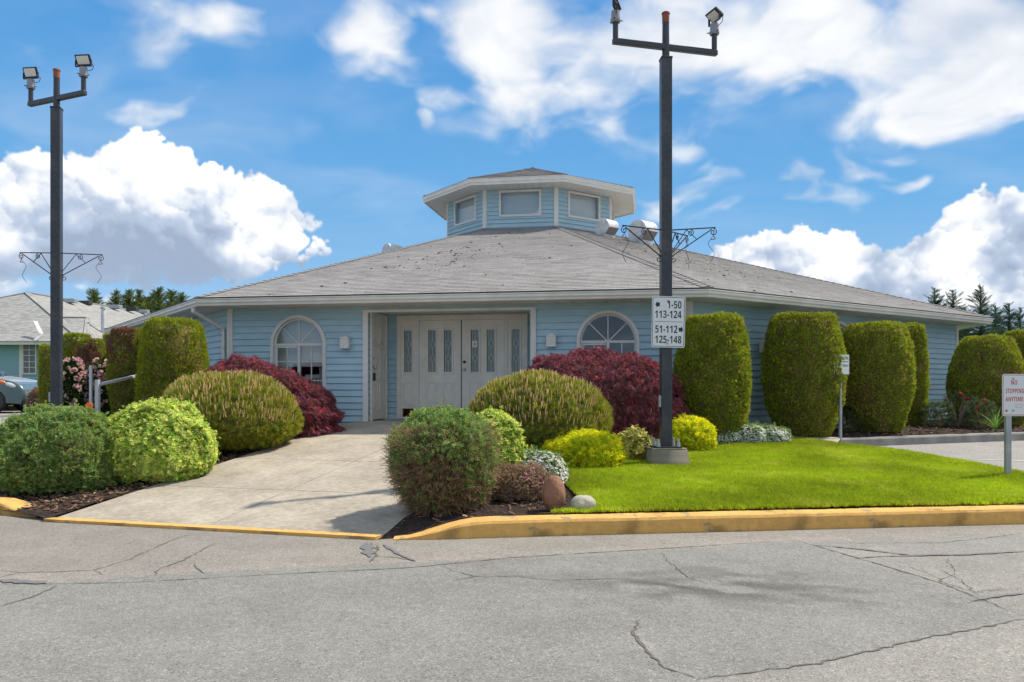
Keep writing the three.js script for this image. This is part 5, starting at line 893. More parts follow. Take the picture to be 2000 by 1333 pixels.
// loose twiggy shrubs of small leaves
function leafyShrub(name, label, category, px, d, wide, top, { leaf, mat, n = 5200, seed = 1, prof = [[0.7, 0.02], [0.93, 0.15], [1, 0.34], [0.94, 0.56], [0.78, 0.77], [0.52, 0.92], [0.22, 0.99], [0, 1]], lump = 0.1, bare = null, twigs = 260, coreShrink = 0.7, coreMat = woodDark, size = 1, tangle = 0, tint = (r, v) => rgb(v, v, v), group, deep = 0.95, freq = 3 } = {}) {
  const t = plant(name, label, category, px, d, group), R = wide / FOCAL * d / 2 * 0.94, H = (EYE + (757 - top) / FOCAL * d - t.position.y) * 0.95, r = rng(seed), s = surface(prof.map(([a, b]) => [a * R, b * H]), 1, deep, lump, freq, seed * 1.7), list = [], tw = [];
  if (coreShrink) core(s, coreShrink, coreMat, t);
  for (let k = 0; k < n; k++) { const { p, n: nn } = s.sample(r); p.addScaledVector(nn, 0.02 - 0.14 * r() * r() * Math.min(1, R * 2) + (r() < 0.06 ? 0.07 * r() : 0) + (fbm(p.x * 8 + seed, p.y * 8, p.z * 8, 2) - 0.5) * 0.12 * Math.min(1, R * 2)); if (bare && r() < bare(p.x / R, p.y / H, p)) continue; const v = 0.65 + 0.7 * r(); list.push({ p, q: facing(jit(r, nn.clone().add(V(0, 0.5, 0)), 0.8), r() * 6.3), s: size * (0.8 + 0.5 * r()), c: tint(r, v, p) }); }
  for (let k = 0; k < twigs; k++) { const { p } = s.sample(r), a = V(p.x * 0.22, 0.02, p.z * 0.22), b = p.clone().multiplyScalar(0.99), dd = b.clone().sub(a); tw.push({ p: a, q: facing(dd.clone().normalize(), 0), s: V(1.2, dd.length(), 1.2), c: rgb(0.8 + 0.5 * r(), 0.8 + 0.4 * r(), 0.8 + 0.4 * r()) }); }
  if (tangle) { const tg = []; for (let k = 0; k < tangle; k++) { const { p, n: nn } = s.sample(r); p.multiplyScalar(0.55 + 0.45 * Math.sqrt(r())); if (p.y > H * 0.8) continue; const v = 0.55 + 0.9 * r(); tg.push({ p, q: facing(jit(r, nn.clone().add(V(0, 0.5, 0)), 1.5), r() * 6), s: 0.8 + 0.7 * r(), c: rgb(v, v * (0.85 + 0.2 * r()), v * 0.85) }); } scatter('bare_twigs', LEAF.branchlet, M.twig, t, tg); }
  scatter('leaves', leaf, mat, t, list); if (twigs) scatter('twigs', LEAF.twig, M.twig, t, tw);
  return t;
}
const spireaTint = (r, v) => rgb(v * (0.75 + 0.5 * r()), v, v * (0.7 + 0.7 * r())), vt = (r, v) => { const k = r(); return k < 0.3 ? rgb(v * 0.5, v * 0.75, v * 0.3) : rgb(v * (0.95 + 0.3 * r()), v * 1.05, v * (0.5 + 0.7 * r())); };
leafyShrub('spirea_shrub', 'loose green shrub by the kerb end at the left of the walk', 'shrub', 116, 10, 236, 788, { leaf: LEAF.sprig, mat: F.spirea, n: 21000, size: 0.85, seed: 51, lump: 0.2, twigs: 900, coreShrink: 0.72, tint: spireaTint, bare: (x, y, p) => (fbm(p.x * 4, p.y * 4, p.z * 4, 3) > 0.56 ? 0.75 : 0.05) });
leafyShrub('euonymus_shrub', 'dense yellow-green variegated shrub at the left of the walk', 'shrub', 307, 10.55, 228, 778, { leaf: LEAF.variegated, mat: F.varieg, n: 21000, size: 0.72, seed: 52, lump: 0.13, coreShrink: 0.84, coreMat: dark, twigs: 0, tint: vt });
leafyShrub('spirea_shrub', 'green shrub with bare brown twigs at the corner of walk and kerb', 'shrub', 866, 8.35, 200, 803, { leaf: LEAF.sprig, mat: F.spirea, n: 13000, size: 0.85, seed: 53, lump: 0.16, twigs: 900, tangle: 5200, coreShrink: 0.3, tint: spireaTint, prof: [[0.3, 0.0], [0.72, 0.1], [0.95, 0.35], [1, 0.55], [0.93, 0.74], [0.72, 0.91], [0.3, 0.99], [0, 1]], bare: (x, y, p) => (y < 0.55 && x < 0.5 ? 0.88 : fbm(p.x * 4, p.y * 4, p.z * 4, 3) > 0.57 ? 0.7 : 0.05) });
leafyShrub('euonymus_shrub', 'small variegated shrub tucked behind the twiggy green one', 'shrub', 962, 9.4, 120, 804, { leaf: LEAF.variegated, mat: F.varieg, n: 7500, size: 0.72, seed: 54, lump: 0.16, coreShrink: 0.8, coreMat: dark, twigs: 0, tint: vt });
const goldProf = [[0.8, 0.02], [1, 0.25], [0.97, 0.5], [0.8, 0.78], [0.5, 0.95], [0, 1]], goldTint = (r, v) => (r() < 0.16 ? rgb(v * 0.4, v * 0.6, v) : rgb(v * (0.85 + 0.3 * r()), v, v));
leafyShrub('golden_spirea', 'low golden-leaved shrub in front of the dwarf pine', 'shrub', 1138, 10.75, 152, 849, { leaf: LEAF.gold, mat: F.gold, n: 6500, size: 0.8, seed: 55, lump: 0.12, coreShrink: 0.78, coreMat: dark, twigs: 0, tint: goldTint, prof: goldProf, group: 'golden shrubs', deep: 0.8 });
leafyShrub('golden_spirea', 'small golden-leaved shrub behind the lamp post footing', 'shrub', 1347, 12.3, 88, 821, { leaf: LEAF.gold, mat: F.gold, n: 4500, size: 0.8, seed: 56, lump: 0.12, coreShrink: 0.78, coreMat: dark, twigs: 0, tint: goldTint, prof: goldProf, group: 'golden shrubs' });
leafyShrub('green_spirea', 'dark green low shrub left of the golden one under the pine', 'shrub', 1078, 11.0, 62, 868, { leaf: LEAF.gold, mat: F.spirea, n: 1400, seed: 57, lump: 0.12, coreShrink: 0.7, coreMat: dark, twigs: 0, tint: spireaTint, prof: goldProf });
leafyShrub('striped_leaf_plant', 'thin cream-striped leafy plant left of the lamp post footing', 'plant', 1236, 11.4, 76, 843, { leaf: LEAF.variegated, mat: F.varieg, n: 260, seed: 58, lump: 0.3, coreShrink: 0, twigs: 160, size: 1.7, tint: (r, v) => (r() < 0.4 ? rgb(v * 0.4, v * 0.4, v * 0.35) : rgb(v * 1.0, v * 0.8, v * 0.7)), prof: goldProf });
leafyShrub('brown_shrub', 'small brownish shrub at the grass edge near the parked cars', 'shrub', 74, 22.5, 26, 763, { leaf: LEAF.sprig, mat: F.heath, n: 900, seed: 59, size: 1.7, twigs: 60, coreShrink: 0.6, prof: goldProf });
// flowering mounds
function mound(name, label, category, px, d, wide, top, { n, flowers, seed, prof = [[0.85, 0], [1, 0.25], [0.95, 0.55], [0.75, 0.82], [0.4, 0.97], [0, 1]], group, deep = 0.8, freq = 5 }) {
  const t = leafyShrub(name, label, category, px, d, wide, top, { leaf: LEAF.sprig, mat: F.candy, n, seed, lump: 0.12, twigs: 0, coreShrink: 0.85, coreMat: dark, prof, size: 0.85, group, deep, freq, tint: spireaTint }), R = wide / FOCAL * d / 2, H = EYE + (757 - top) / FOCAL * d - t.position.y, r = rng(seed + 1), s = surface(prof.map(([a, b]) => [a * R, b * H]), 1, deep, 0.12, freq, seed * 1.7), list = [];
  for (let k = 0; k < flowers; k++) { const { p, n: nn } = s.sample(r); if (fbm(p.x * 5, p.y * 5, p.z * 5 + 3, 2) < 0.36 && r() < 0.6) continue; p.addScaledVector(nn, 0.02 + 0.02 * r()); const v = 0.85 + 0.2 * r(); list.push({ p, q: facing(jit(r, nn.clone().add(V(0, 0.6, 0)), 0.8), r() * 6), s: 0.75 + 0.7 * r(), c: rgb(v, v, v * (0.94 + 0.06 * r())) }); }
  scatter('flowers', LEAF.flower, F.petal, t, list); return t;
}
mound('candytuft', 'round mound of small white flowers behind the pink heather', 'flowers', 1046, 9.45, 116, 887, { n: 2400, flowers: 2600, seed: 61, group: 'white candytuft' });
const driftProf = [[0.9, 0], [1, 0.3], [0.97, 0.6], [0.86, 0.88], [0.5, 1.0], [0, 1.02]];
mound('candytuft', 'low drift of white flowers next to the golden shrub behind the lamp post', 'flowers', 1407, 13.1, 76, 836, { n: 2200, flowers: 1900, seed: 62, group: 'white candytuft', prof: driftProf });
mound('candytuft', 'low drift of white flowers in the middle of the strip behind the lawn', 'flowers', 1455, 13.2, 84, 834, { n: 2300, flowers: 2000, seed: 66, group: 'white candytuft', prof: driftProf });
mound('candytuft', 'low drift of white flowers at the end nearest the side path', 'flowers', 1503, 13.3, 74, 839, { n: 2000, flowers: 1700, seed: 63, group: 'white candytuft', prof: driftProf });
{   // heather
  const px = 1016, d = 8.75, t = leafyShrub('heather', 'brownish pink heather clump behind the upright red stone', 'plant', px, d, 124, 913, { leaf: LEAF.sprig, mat: F.heath, n: 3800, seed: 64, lump: 0.1, twigs: 900, coreShrink: 0.6, size: 0.6, tint: (r, v) => rgb(v * 1.1, v * (0.9 + 0.5 * r()), v), prof: goldProf, deep: 0.8 }), R = 124 / FOCAL * d / 2, H = EYE + (757 - 913) / FOCAL * d - t.position.y, r = rng(65), s = surface(goldProf.map(([a, b]) => [a * R, b * H]), 1, 0.8, 0.1, 3, 64 * 1.7), list = [];
  for (let k = 0; k < 1300; k++) { const { p, n } = s.sample(r); if (r() > 0.35 + 0.6 * smooth(-0.3, 0.5, p.x / R)) continue; p.addScaledVector(n, 0.012); const v = 0.7 + 0.5 * r(); list.push({ p, q: facing(jit(r, n, 1), r() * 6), s: 0.42 + 0.3 * r(), c: rgb(v, v * (0.7 + 0.4 * r()), v) }); }
  scatter('flowers', LEAF.flower, F.pink, t, list);
}
// rhododendrons
function rhododendron(px, d, wide, top, label, seed) {
  const prof = [[0.8, 0.02], [1, 0.2], [1, 0.5], [0.85, 0.8], [0.5, 0.96], [0, 1]], t = leafyShrub('rhododendron', label, 'rhododendron', px, d, wide, top, { leaf: LEAF.rhodo, mat: F.rhodo, n: 900, seed, lump: 0.12, coreShrink: 0.75, coreMat: dark, twigs: 0, prof, group: 'pink rhododendrons' }), R = wide / FOCAL * d / 2, H = EYE + (757 - top) / FOCAL * d - t.position.y, r = rng(seed + 3), s = surface(prof.map(([a, b]) => [a * R, b * H]), 1, 0.95, 0.12, 3, seed * 1.7), list = [];
  for (let k = 0; k < 260; k++) { const { p, n } = s.sample(r); if (r() > 0.25 + 0.7 * p.y / H) continue; p.addScaledVector(n, 0.04); const v = 0.8 + 0.3 * r(); list.push({ p, q: facing(jit(r, n, 0.5), r() * 6), s: 0.9 + 0.5 * r(), c: rgb(v, v * (0.85 + 0.25 * r()), v * (0.9 + 0.2 * r())) }); }
  scatter('flower_trusses', LEAF.truss, F.blush, t, list);
}
rhododendron(137, 17.6, 46, 706, 'pink rhododendron right beside the far lamp post', 71);
rhododendron(200, 17.9, 44, 708, 'pink rhododendron behind the hand rail post', 72);
// roses along the right-hand bed
function rose(px, d, wide, top, label, seed, blooms, bareStem) {
  const t = leafyShrub('rose_bush', label, 'rose bush', px, d, wide, top, { leaf: LEAF.gold, mat: F.rose, n: Math.round(8 * wide * (bareStem ? 0.6 : 1)), seed, lump: 0.3, coreShrink: 0, twigs: 40, prof: goldProf, size: 0.9, group: 'roses in the bed', tint: (r, v) => (r() < 0.25 ? rgb(v * 2.2, v * 1.9, v * 1.4) : rgb(v, v, v)) }), R = wide / FOCAL * d / 2, H = EYE + (757 - top) / FOCAL * d - t.position.y, r = rng(seed + 9);
  for (let k = 0; k < (bareStem ? 5 : 3); k++) { const a = k * 1.4 + seed; part('stem', tube([V(0, -0.05, 0), V(Math.cos(a) * R * 0.3, H * 0.4, Math.sin(a) * R * 0.3), V(Math.cos(a) * R * 0.9, H * (0.75 + 0.25 * r()), Math.sin(a) * R * 0.7)], bareStem ? 0.014 : 0.007, 12, 6), bareStem ? std(0.34, 0.28, 0.22, 0.9) : M.twig, t); }
  for (let k = 0; k < blooms; k++) { const a = r() * 6.3; part('bloom', merge([new THREE.IcosahedronGeometry(0.035, 1), LEAF.truss.clone().scale(0.7, 0.7, 0.7)]).translate(Math.cos(a) * R * 0.7, H * (0.75 + 0.25 * r()), Math.abs(Math.sin(a)) * R * 0.6), F.red, t); }
}
rose(1832, 16.2, 52, 788, 'leafy rose bush below the end of the blue wall', 81, 0, false);
rose(1872, 16.3, 60, 770, 'rose bush with thick bare stems and red blooms', 82, 3, true);
rose(1918, 15.9, 44, 782, 'small rose bush beside the strap-leaved plant', 83, 2, false);
rose(1663, 15.2, 36, 806, 'rose bush at the foot of the loading-zone sign', 84, 0, false);
{   // strap-leaved plant
  const px = 1946, d = 15.3, t = plant('daylily', 'tuft of long green strap leaves left of the no-stopping sign post', 'plant', px, d), r = rng(91);
  for (let k = 0; k < 26; k++) { const a = r() * 6.3, L = 0.3 + 0.25 * r(), lean = 0.12 + 0.28 * r(), m = new Mesher(), w = 0.014; let last; for (let j = 0; j <= 5; j++) { const q = j / 5, c = [Math.cos(a) * lean * q * q * 1.4, L * (q - 0.3 * q * q * lean * 2), Math.sin(a) * lean * q * q * 1.4], ww = w * (1 - q * 0.92), A = [c[0] - Math.sin(a) * ww, c[1], c[2] + Math.cos(a) * ww], B = [c[0] + Math.sin(a) * ww, c[1], c[2] - Math.cos(a) * ww]; if (last) m.quad(last[0], last[1], B, A); last = [A, B]; } part('strap_leaf', m.done(), F.iris, t); }
}
{   // tulip
  const d = 11.6, p = place(174, 797, d), y = land(p.x, d), t = thing('tulip', 'single orange-red tulip between the two round green shrubs', 'tulip', [p.x, y, -d]), H = p.y - y, orange = leafy(0.85, 0.13, 0.03, 0.4);
  part('stem', tube([V(0, -0.02, 0), V(0.01, H * 0.5, 0), V(0, H, 0)], 0.006, 8, 6), F.iris, t);
  for (let k = 0; k < 6; k++) { const a = k * Math.PI / 3, o = k % 2 ? 0.033 : 0.04, m = new Mesher(); for (let j = 0; j < 5; j++) { const f = (q) => { const R = o * Math.sin(Math.PI * (0.15 + 0.62 * q)) , w = 0.03 * Math.sin(Math.PI * (0.12 + 0.83 * q)); return [R, -0.03 + 0.11 * q, w]; }, [r0, y0, w0] = f(j / 5), [r1, y1, w1] = f((j + 1) / 5), P = (R, yy, w) => [Math.cos(a) * R - Math.sin(a) * w, H + yy, Math.sin(a) * R + Math.cos(a) * w]; m.quad(P(r0, y0, -w0), P(r0, y0, w0), P(r1, y1, w1), P(r1, y1, -w1)); } part('petal', m.done(), orange, t); }
  for (const a of [0.5, 3.4]) part('leaf', blades([[V(0, 0, 0), V(Math.cos(a) * 0.1, H * 0.6, Math.sin(a) * 0.1), 0.05, 0.01]]), F.iris, t);
}
// lawn: turf sheet with blades of grass
{
  const inside = (x, d) => { let r = false; const P = lawnEdge; for (let i = 0, j = P.length - 1; i < P.length; j = i++) { const [a, b] = P[i], [p, q] = P[j]; if ((b > d) !== (q > d) && x < (p - a) * (d - b) / (q - b) + a) r = !r; } return r; };
  const hump = (x, d) => land(x, d) + 0.035 + 0.02 * (fbm(x * 1.1, d * 1.1, 3, 3) - 0.5);
  setting('lawn', sheet(lawnEdge, 0.2, hump), M.grassBase);
  const r = rng(123), list = [];
  for (let k = 0; k < 190000; k++) { const x = lerp(0.4, 7.2, r()), d = lerp(7.8, 13.8, r()); if (!inside(x, d)) continue; const n = fbm(x * 1.4, d * 1.4, 6, 4), dry = smooth(0.56, 0.74, fbm(x * 2.3 + 9, d * 2.3, 1, 4)), v = 0.72 + 0.55 * r() + (n - 0.5) * 0.9; list.push({ p: V(x, hump(x, d) - 0.006, -d), q: facing(jit(r, UP, 0.5), r() * 6.3), s: 0.75 + 0.7 * r(), c: rgb(v * (1 + 0.4 * dry * r()), v * (1 + 0.1 * dry), v * (1 + 1.2 * dry)) }); }
  const g = scatter('lawn_grass', LEAF.grass, F.grass, scene, list); g.name = 'lawn_grass';
  const l2 = []; for (let k = 0; k < 9000; k++) { const d = lerp(25.5, 41, r()), x = lerp(-30, -13, r()); if (x < -14.6 - 0 && d < 27.6) continue; const v = 0.7 + 0.6 * r(); l2.push({ p: V(x, Math.min(land(x, d), 1.4) - 0.22, -d), q: facing(jit(r, UP, 0.4), r() * 6.3), s: 4.5 + 2 * r(), c: rgb(v, v, v) }); }
  scatter('far_grass', LEAF.grass, F.grass, scene, l2);
  // bark chips on the beds
  const chips = [], cg = box(0.05, 0.008, 0.018), mul = [];
  for (let k = 0; k < 16000; k++) { const right = r() < 0.55, x = right ? lerp(-1.2, 11, r()) : lerp(-7, -2.9, r()), d = right ? lerp(7.5, 17.5, r()) : lerp(8.4, 15, r()); if (acrossWalk(x, d) > BL - 0.0 && acrossWalk(x, d) < BR + 0.04) continue; if (inside(x, d) || behindKerb(x, d) < 0.36 - 0.1 * (x < -0.3) || (!right && alongWalk(x, d) < 0.25) || (x > 5.2 && d < 14.2 + (x - 5.7) * 0.31)) continue; const v = 0.5 + 1.1 * r() * r() + (r() < 0.06 ? 1.6 : 0); mul.push({ p: V(x, land(x, d) * smooth(-0.1, 0.5, behindKerb(x, d) + 0.1 * (x + 1.3)) + 0.012, -d), q: facing(jit(r, UP, 0.9), r() * 6.3), s: 0.5 + 0.9 * r(), c: rgb(v, v * (0.9 + 0.2 * r()), v) }); }
  scatter('bark_chips', cg, M.chip, scene, mul);
}

// ---------------------------------------------------------------- neighbour house on the left
{
  const Y = 1.33, t = thing('neighbour_house', 'low blue-green house with a grey hipped roof behind the parked cars', 'house', [0, 0, 0]);
  const teal = std(0.30, 0.52, 0.57, 0.7, { map: streakTex }), ex0 = -38, ex1 = -23, d0 = 43, d1 = 80, H = 2.45, z = (d) => -d;
  const lapped = (xa, da, xb, db) => { const m = new Mesher(), n = 20, L = Math.hypot(xb - xa, db - da), nx = (db - da) / L, nd = -(xb - xa) / L; for (let k = 0; k < n; k++) { const y0 = Y - 0.3 + (H + 0.3) * k / n, y1 = Y - 0.3 + (H + 0.3) * (k + 1) / n, P = (x, d, y, o) => [x + nx * o, y, -(d + nd * o)]; m.quad(P(xa, da, y0, 0.03), P(xb, db, y0, 0.03), P(xb, db, y1, 0), P(xa, da, y1, 0)); m.quad(P(xa, da, y0, 0), P(xb, db, y0, 0), P(xb, db, y0, 0.03), P(xa, da, y0, 0.03)); } return m.done(); };
  part('wall', lapped(ex0, d0, ex1, d0), teal, t); part('wall', lapped(ex1, d0, ex1, d1), teal, t); part('wall', lapped(ex0, d1, ex0, d0), teal, t);
  const X = (px) => at(px, d0 - 0.05), py = (p) => EYE + (757 - p) / FOCAL * d0;
  for (const [a, b] of [[37, 43], [76, 79], [92, 98]]) part('trim_board', box(X(b) - X(a), H, 0.05, (X(a) + X(b)) / 2, Y + H / 2, z(d0 - 0.04)), M.trim, t);
  const w = part('window', (() => { const s = rectShape(X(43.5), X(70.5), py(732), py(671)); s.holes.push(rectShape(X(45.5), X(68.5), py(729), py(673))); return extrude(s, 0.06).translate(0, 0, z(d0 - 0.02)); })(), M.trim, t);
  part('pane', new THREE.PlaneGeometry(X(68.5) - X(45.5), py(673) - py(729)).translate((X(45.5) + X(68.5)) / 2, (py(673) + py(729)) / 2, z(d0 - 0.05)), new THREE.MeshPhysicalMaterial({ color: rgb(0.12, 0.13, 0.13), roughness: 0.08, specularIntensity: 1 }), w);
  part('muntin', box(0.035, py(673) - py(729), 0.02, X(57), (py(673) + py(729)) / 2, z(d0 - 0.07)), M.trim, w); for (const q of [684, 695, 707, 718]) part('muntin', box(X(68.5) - X(45.5), 0.03, 0.018, X(57), py(q), z(d0 - 0.068)), M.trim, w);
  // roof
  const e = 0.55, yE = Y + H + 0.02, ridgeA = [-30.2, 50.3], ridgeB = [-28.2, 72], yR = 7.3, P = (x, d, y) => [x, y, -d], fl = (x0, dd0, x1, dd1) => [[x0, dd0], [x1, dd0], [x1, dd1], [x0, dd1]];
  const [a, b, c, d] = fl(ex0 - e, d0 - e, ex1 + e, d1 + e), A = P(...ridgeA, yR), B = P(...ridgeB, yR), q = (p) => P(p[0], p[1], yE), uvd = (pts) => pts.map((p) => [p[0], p[2] * 1.2]);
  const face = (pts) => { const m = new Mesher(); pts.length === 3 ? m.tri(...pts, null, uvd(pts)) : m.quad(...pts, null, uvd(pts)); return m.done(); };
  const courses = tex(256, 256, (u, v, x, y) => { const row = y >> 4, k = 0.8 + 0.16 * (hash3(((x + row * 7) >> 5), row, 3) - 0.5) - ((y & 15) === 0 ? 0.16 : 0) + (hash3(x, y, 7) - 0.5) * 0.1; return [k, k, k * 0.99]; });
  const roofM = std(0.46, 0.46, 0.45, 0.95, { map: scaled(courses, 2.4), side: THREE.DoubleSide });
  for (const f of [[q(a), q(b), A], [q(b), q(c), B, A], [q(c), q(d), B], [q(d), q(a), A, B]]) part('roof', face(f), roofM, t);
  const eav = part('fascia', merge([box(ex1 - ex0 + 2 * e, 0.2, 0.1, (ex0 + ex1) / 2, yE - 0.06, z(d0 - e)), box(0.1, 0.2, d1 - d0 + 2 * e, ex1 + e, yE - 0.06, z((d0 + d1) / 2))]), M.gutter, t);
  part('soffit', box(ex1 - ex0 + 1, 0.02, e, (ex0 + ex1) / 2, yE - 0.12, z(d0 - e / 2)), M.soffit, t);
  // lower hip in front, with bright metal valleys
  const R1 = P(-27.9, 46.6, 5.45), R2 = P(-24.6, 46.9, 5.45), f0 = P(-31.2, d0 - e - 0.12, yE + 0.03), f1 = P(ex1 + e + 0.1, d0 - e - 0.12, yE + 0.03), bk0 = P(-29.5, 49.4, 6.4), bk1 = P(-23.2, 49.5, 5.0);
  for (const f of [[f0, f1, R2, R1], [f1, P(ex1 + e + 0.1, 50, yE + 0.03), R2], [f0, R1, P(-31.2, 49, 5.5)]]) part('lower_roof', face(f), roofM, t);
  part('valley_flashing', merge([bar(place(68, 628, 43.4), place(80, 653, 42.6), 0.2, 0.04), bar(place(80, 653, 42.6), place(66, 666, 42.2), 0.2, 0.04)]), M.ventWhite, t);
  part('hip_cap', merge([bar(V(...A), V(...q(b)), 0.3, 0.06), bar(V(...A), V(...q(a)), 0.3, 0.06), bar(V(...A), V(...B), 0.3, 0.06), bar(V(...R2), V(...f1), 0.25, 0.05), bar(V(...R1), V(...f0), 0.25, 0.05), bar(V(...R1), V(...R2), 0.25, 0.05)]), roofM, t);
  part('flue_pipe', merge([cyl(0.12, 0.12, 1.75, ...place(201, 662, 46).toArray(), 14), cyl(0.17, 0.17, 0.12, place(201, 662, 46).x, place(201, 662, 46).y + 1.7, -46, 14)]), M.ventWhite, t);
  for (const [px, pyy, dd] of [[166, 592, 55.5], [258, 604, 60.5], [137, 588, 53], [226, 600, 58.5], [280, 609, 62.5]]) { const p = place(px, pyy, dd); part('roof_vent', rbox(0.75, 0.28, 0.5, 0.04, p.x, p.y, p.z).rotateZ(0), px === 166 || px === 258 ? M.dark : M.galv, t); }
}
// ---------------------------------------------------------------- parked cars
function carAt(x, d, paint, label, seed) {
  const t = thing('parked_car', label, 'car', [x, land(x, d) - 0.05, -d], 0.06, 'cars parked nose to the kerb'), W = 1.72;
  const s = new THREE.Shape(); s.moveTo(2.2, 0.32); s.quadraticCurveTo(2.32, 0.45, 2.28, 0.62); s.quadraticCurveTo(2.24, 0.78, 2.02, 0.86); s.quadraticCurveTo(1.5, 1.0, 0.92, 1.05); s.lineTo(-2.16, 1.08); s.quadraticCurveTo(-2.28, 0.8, -2.24, 0.4); s.lineTo(-1.85, 0.28); s.lineTo(-1.74, 0.28); s.absarc(-1.36, 0.34, 0.385, Math.PI, 0, true); s.lineTo(1.09, 0.26); s.absarc(1.48, 0.34, 0.385, Math.PI, 0, true); s.lineTo(2.2, 0.32);
  part('body', extrude(s, W - 0.12, 0.06, 16).translate(0, 0, -(W - 0.12) / 2), paint, t);
  const g = poly([[0.9, 1.06], [0.12, 1.56], [-1.85, 1.6], [-2.13, 1.08]]), cab = extrude(g, W - 0.34, 0.07, 4).translate(0, 0, -(W - 0.34) / 2); part('window_band', cab, new THREE.MeshPhysicalMaterial({ color: rgb(0.02, 0.022, 0.025), roughness: 0.06 }), t);
  part('roof', rbox(2.0, 0.07, W - 0.3, 0.03, -0.87, 1.63, 0), paint, t);
  for (const sd of [-1, 1]) { part('pillar', merge([bar(V(0.88, 1.08, sd * 0.78), V(0.1, 1.62, sd * 0.74), 0.06), bar(V(-0.35, 1.06, sd * 0.795), V(-0.42, 1.62, sd * 0.775), 0.05, 0.03), bar(V(-2.12, 1.08, sd * 0.78), V(-1.84, 1.62, sd * 0.74), 0.08)]), paint, t); part('mirror', rbox(0.12, 0.15, 0.2, 0.03, 0.72, 1.16, sd * 0.93), paint, t); }
  const clear = new THREE.MeshPhysicalMaterial({ color: rgb(0.75, 0.77, 0.78), roughness: 0.08, metalness: 0.3 });
  for (const sd of [-1, 1]) {
    const h = part('headlight', new THREE.SphereGeometry(1, 20, 12).scale(0.24, 0.085, 0.13).rotateZ(-0.32).translate(1.97, 0.82, sd * 0.765), clear, t); part('turn_lamp', new THREE.SphereGeometry(1, 14, 10).scale(0.1, 0.055, 0.06).rotateZ(-0.3).translate(1.74, 0.9, sd * 0.85), std(0.7, 0.2, 0.05, 0.2), h);
    part('fog_lamp', new THREE.CylinderGeometry(0.06, 0.06, 0.05, 14).rotateZ(Math.PI / 2).translate(2.24, 0.47, sd * 0.6), clear, t);
    for (const x0 of [1.48, -1.36]) { const wh = part('wheel', new THREE.TorusGeometry(0.255, 0.085, 12, 30).scale(1, 1, 1.25).translate(x0, 0.34, sd * 0.78), M.dark, t); part('rim', merge([new THREE.CylinderGeometry(0.2, 0.2, 0.1, 24, 1, true).rotateX(Math.PI / 2).translate(x0, 0.34, sd * 0.8), new THREE.CylinderGeometry(0.055, 0.06, 0.12, 14).rotateX(Math.PI / 2).translate(x0, 0.34, sd * 0.82), ...Array.from({ length: 6 }, (_, k) => box(0.05, 0.18, 0.04, 0, 0.1, 0).rotateZ(k * Math.PI / 3).translate(x0, 0.34, sd * 0.84))]), M.steel, wh); }
  }
  part('grille', rbox(0.06, 0.14, 0.9, 0.02, 2.24, 0.68, 0), M.dark, t); part('bumper_trim', rbox(0.12, 0.13, W - 0.1, 0.04, 2.2, 0.36, 0), M.dark, t);
}
const flake = (r, g, b) => new THREE.MeshPhysicalMaterial({ color: rgb(r, g, b), roughness: 0.32, metalness: 0.35, clearcoat: 1, clearcoatRoughness: 0.05 });
carAt(-16.45, 24, flake(0.09, 0.14, 0.155), 'grey-green car in front, its wheel showing past the shrub', 1);
carAt(-17.85, 26.4, flake(0.02, 0.035, 0.07), 'dark blue car parked behind the grey-green one', 2);

// ---------------------------------------------------------------- conifers beyond the roofs
function conifer(px, d, top, wide, label, group, seed, dens = 1, tone = [1, 1, 1], pow = 0.8) {
  const x = at(px, d), base = Math.min(land(x, d), 1.4) - 0.3, H = EYE + (757 - top) / FOCAL * d - base, R = wide / FOCAL * d * 2.0, t = thing('conifer', label, 'conifer', [x, base, -d], 0, group), r = rng(seed), list = [];
  part('trunk', new THREE.CylinderGeometry(0.03, 0.2, H, 8).translate(0, H / 2, 0), M.wood, t);
  const whorls = Math.round(H * 3.4);
  for (let k = 0; k < whorls; k++) {
    const q = 0.12 + 0.88 * k / whorls, y = H * q, reach = R * Math.pow(1 - q, pow) * (0.6 + 0.7 * r()) + 0.15, n = Math.max(5, Math.round((7 + 14 * (1 - q)) * dens));
    for (let j = 0; j < n; j++) {
      const a = r() * 6.3, L = reach * (0.55 + 0.55 * r()), rise = lerp(-0.25, 0.75, q) + (r() - 0.5) * 0.3, dir = V(Math.cos(a), rise, Math.sin(a)).normalize(), steps = Math.max(1, Math.round(L / 0.5));
      for (let s2 = 0; s2 < steps; s2++) { const v = (0.6 + 0.8 * r()), sz = clamp(L / steps * 1.9, 0.4, 1.3); list.push({ p: V(0, y, 0).addScaledVector(dir, L * s2 / steps).add(V(0, (r() - 0.5) * 0.18, 0)), q: facing(jit(r, dir, 0.5), r() * 6.3), s: sz, c: rgb(v * tone[0], v * tone[1], v * tone[2]) }); }
    }
  }
  scatter('boughs', LEAF.bough, F.fir, t, list);
}
[[1826, 70, 562, 40, 'dark fir left of the three tallest beyond the roof end'], [1862, 72, 566, 40, 'dark fir just above the gutter tip of the roof'], [1916, 68, 559, 40, 'tallest dark fir right of the roof end'], [1945, 75, 596, 26, 'short slim fir right of the tallest one'], [1972, 72, 592, 30, 'fir second from the photo edge'], [1993, 74, 600, 30, 'fir nearest the photo edge'], [1886, 78, 600, 34, 'low fir showing in the gap below the roof end']].forEach(([x, d, y, w, l], i) => conifer(x, d, y, w, l, 'firs beyond the right roof end', 500 + i, 0.9, [0.8, 1.0, 1.2], 0.75));
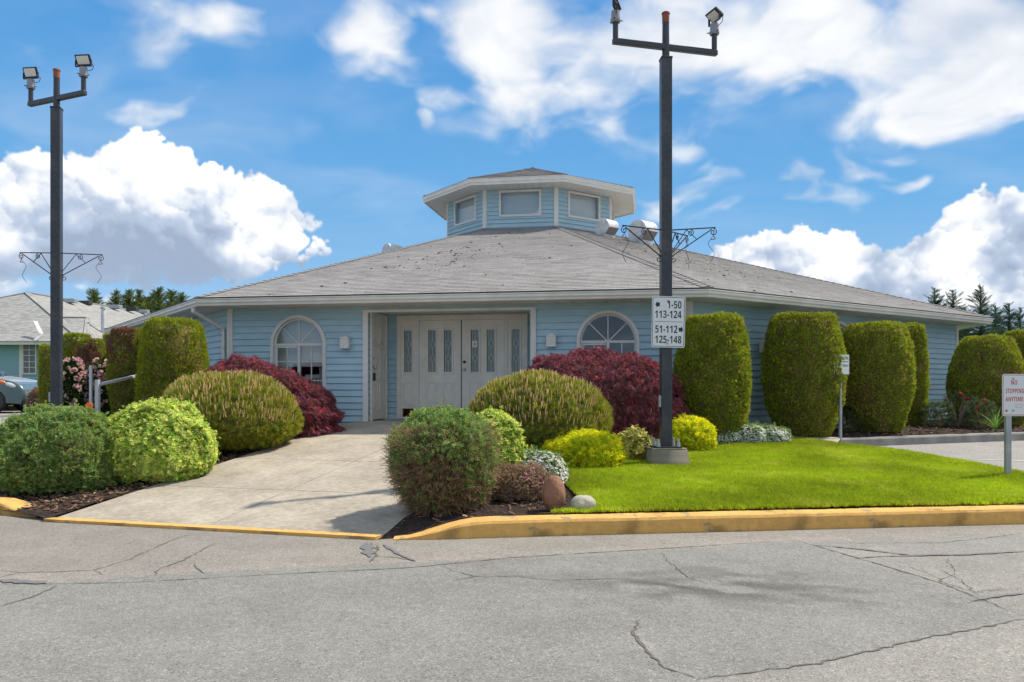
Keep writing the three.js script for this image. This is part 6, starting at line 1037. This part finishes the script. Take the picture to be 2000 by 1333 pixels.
[[182, 92, 567, 26, 'single conifer standing apart above the neighbour roof'], [226, 95, 569, 24, 'first conifer of the row above the neighbour roof'], [253, 94, 566, 24, 'second conifer of the row above the neighbour roof'], [271, 97, 566, 22, 'third conifer of the row above the neighbour roof'], [309, 92, 565, 34, 'widest conifer of the row, near the blue eave'], [335, 95, 568, 24, 'conifer next to last in the row by the eave'], [353, 96, 572, 24, 'last conifer of the row, touching the blue eave'], [290, 99, 580, 22, 'low conifer filling the gap in the row']].forEach(([x, d, y, w, l], i) => conifer(x, d, y, w, l, 'conifers above the neighbour roof', 520 + i, 1.7, [1.9, 1.7, 0.9], 0.55));
scene.traverse((o) => { if (o.isMesh) { o.castShadow = true; o.receiveShadow = true; } });
// what the setting is
const SETTING = { ground: ['grassy ground running out to the horizon', 'ground'], street: ['worn grey asphalt street across the foreground', 'street'], pavement_crack: ['thin dark crack in the street asphalt', 'crack', 'cracks in the street'], sealed_crack: ['band of grey sealer over a street crack', 'crack seal', 'sealed street cracks'], garden_bed: ['bark-mulched planting bed left of the front walk', 'garden bed'], garden_bed_001: ['bark-mulched planting bed between walk, lawn and clubhouse', 'garden bed'], parking_lot: ['pale asphalt parking area beyond the lawn', 'parking lot'], parking_lot_001: ['pale asphalt parking area under the parked cars', 'parking lot'], parking_line: ['white painted stall line beyond the lawn', 'marking'], side_path: ['tan concrete path end beside the barrel hedge', 'path'], front_walk: ['broad concrete walk leading up to the white doors', 'walk'], painted_edge: ['yellow painted edge across the foot of the walk', 'edge'], street_kerb: ['long yellow kerb along the lawn', 'kerb'], street_kerb_001: ['yellow kerb end beside the loose green shrub', 'kerb'], parking_kerb: ['grey concrete kerb in front of the rose bed', 'kerb'], parking_kerb_001: ['grey kerb ahead of the parked cars', 'kerb'], lawn: ['bright green lawn around the lamp post footing', 'lawn'], lawn_grass: ['short grass blades covering the bright green lawn', 'grass'], far_grass: ['grass in front of the blue-green neighbour house', 'grass'], bark_chips: ['loose brown bark chips on the planting beds', 'bark'] };
for (const o of scene.children) { const k = SETTING[o.name] ?? SETTING[o.name.replace(/_[0-9]{3}$/, '')]; if (k && o.userData.kind) tag(o, ...k); }
renderer.render(scene, camera);
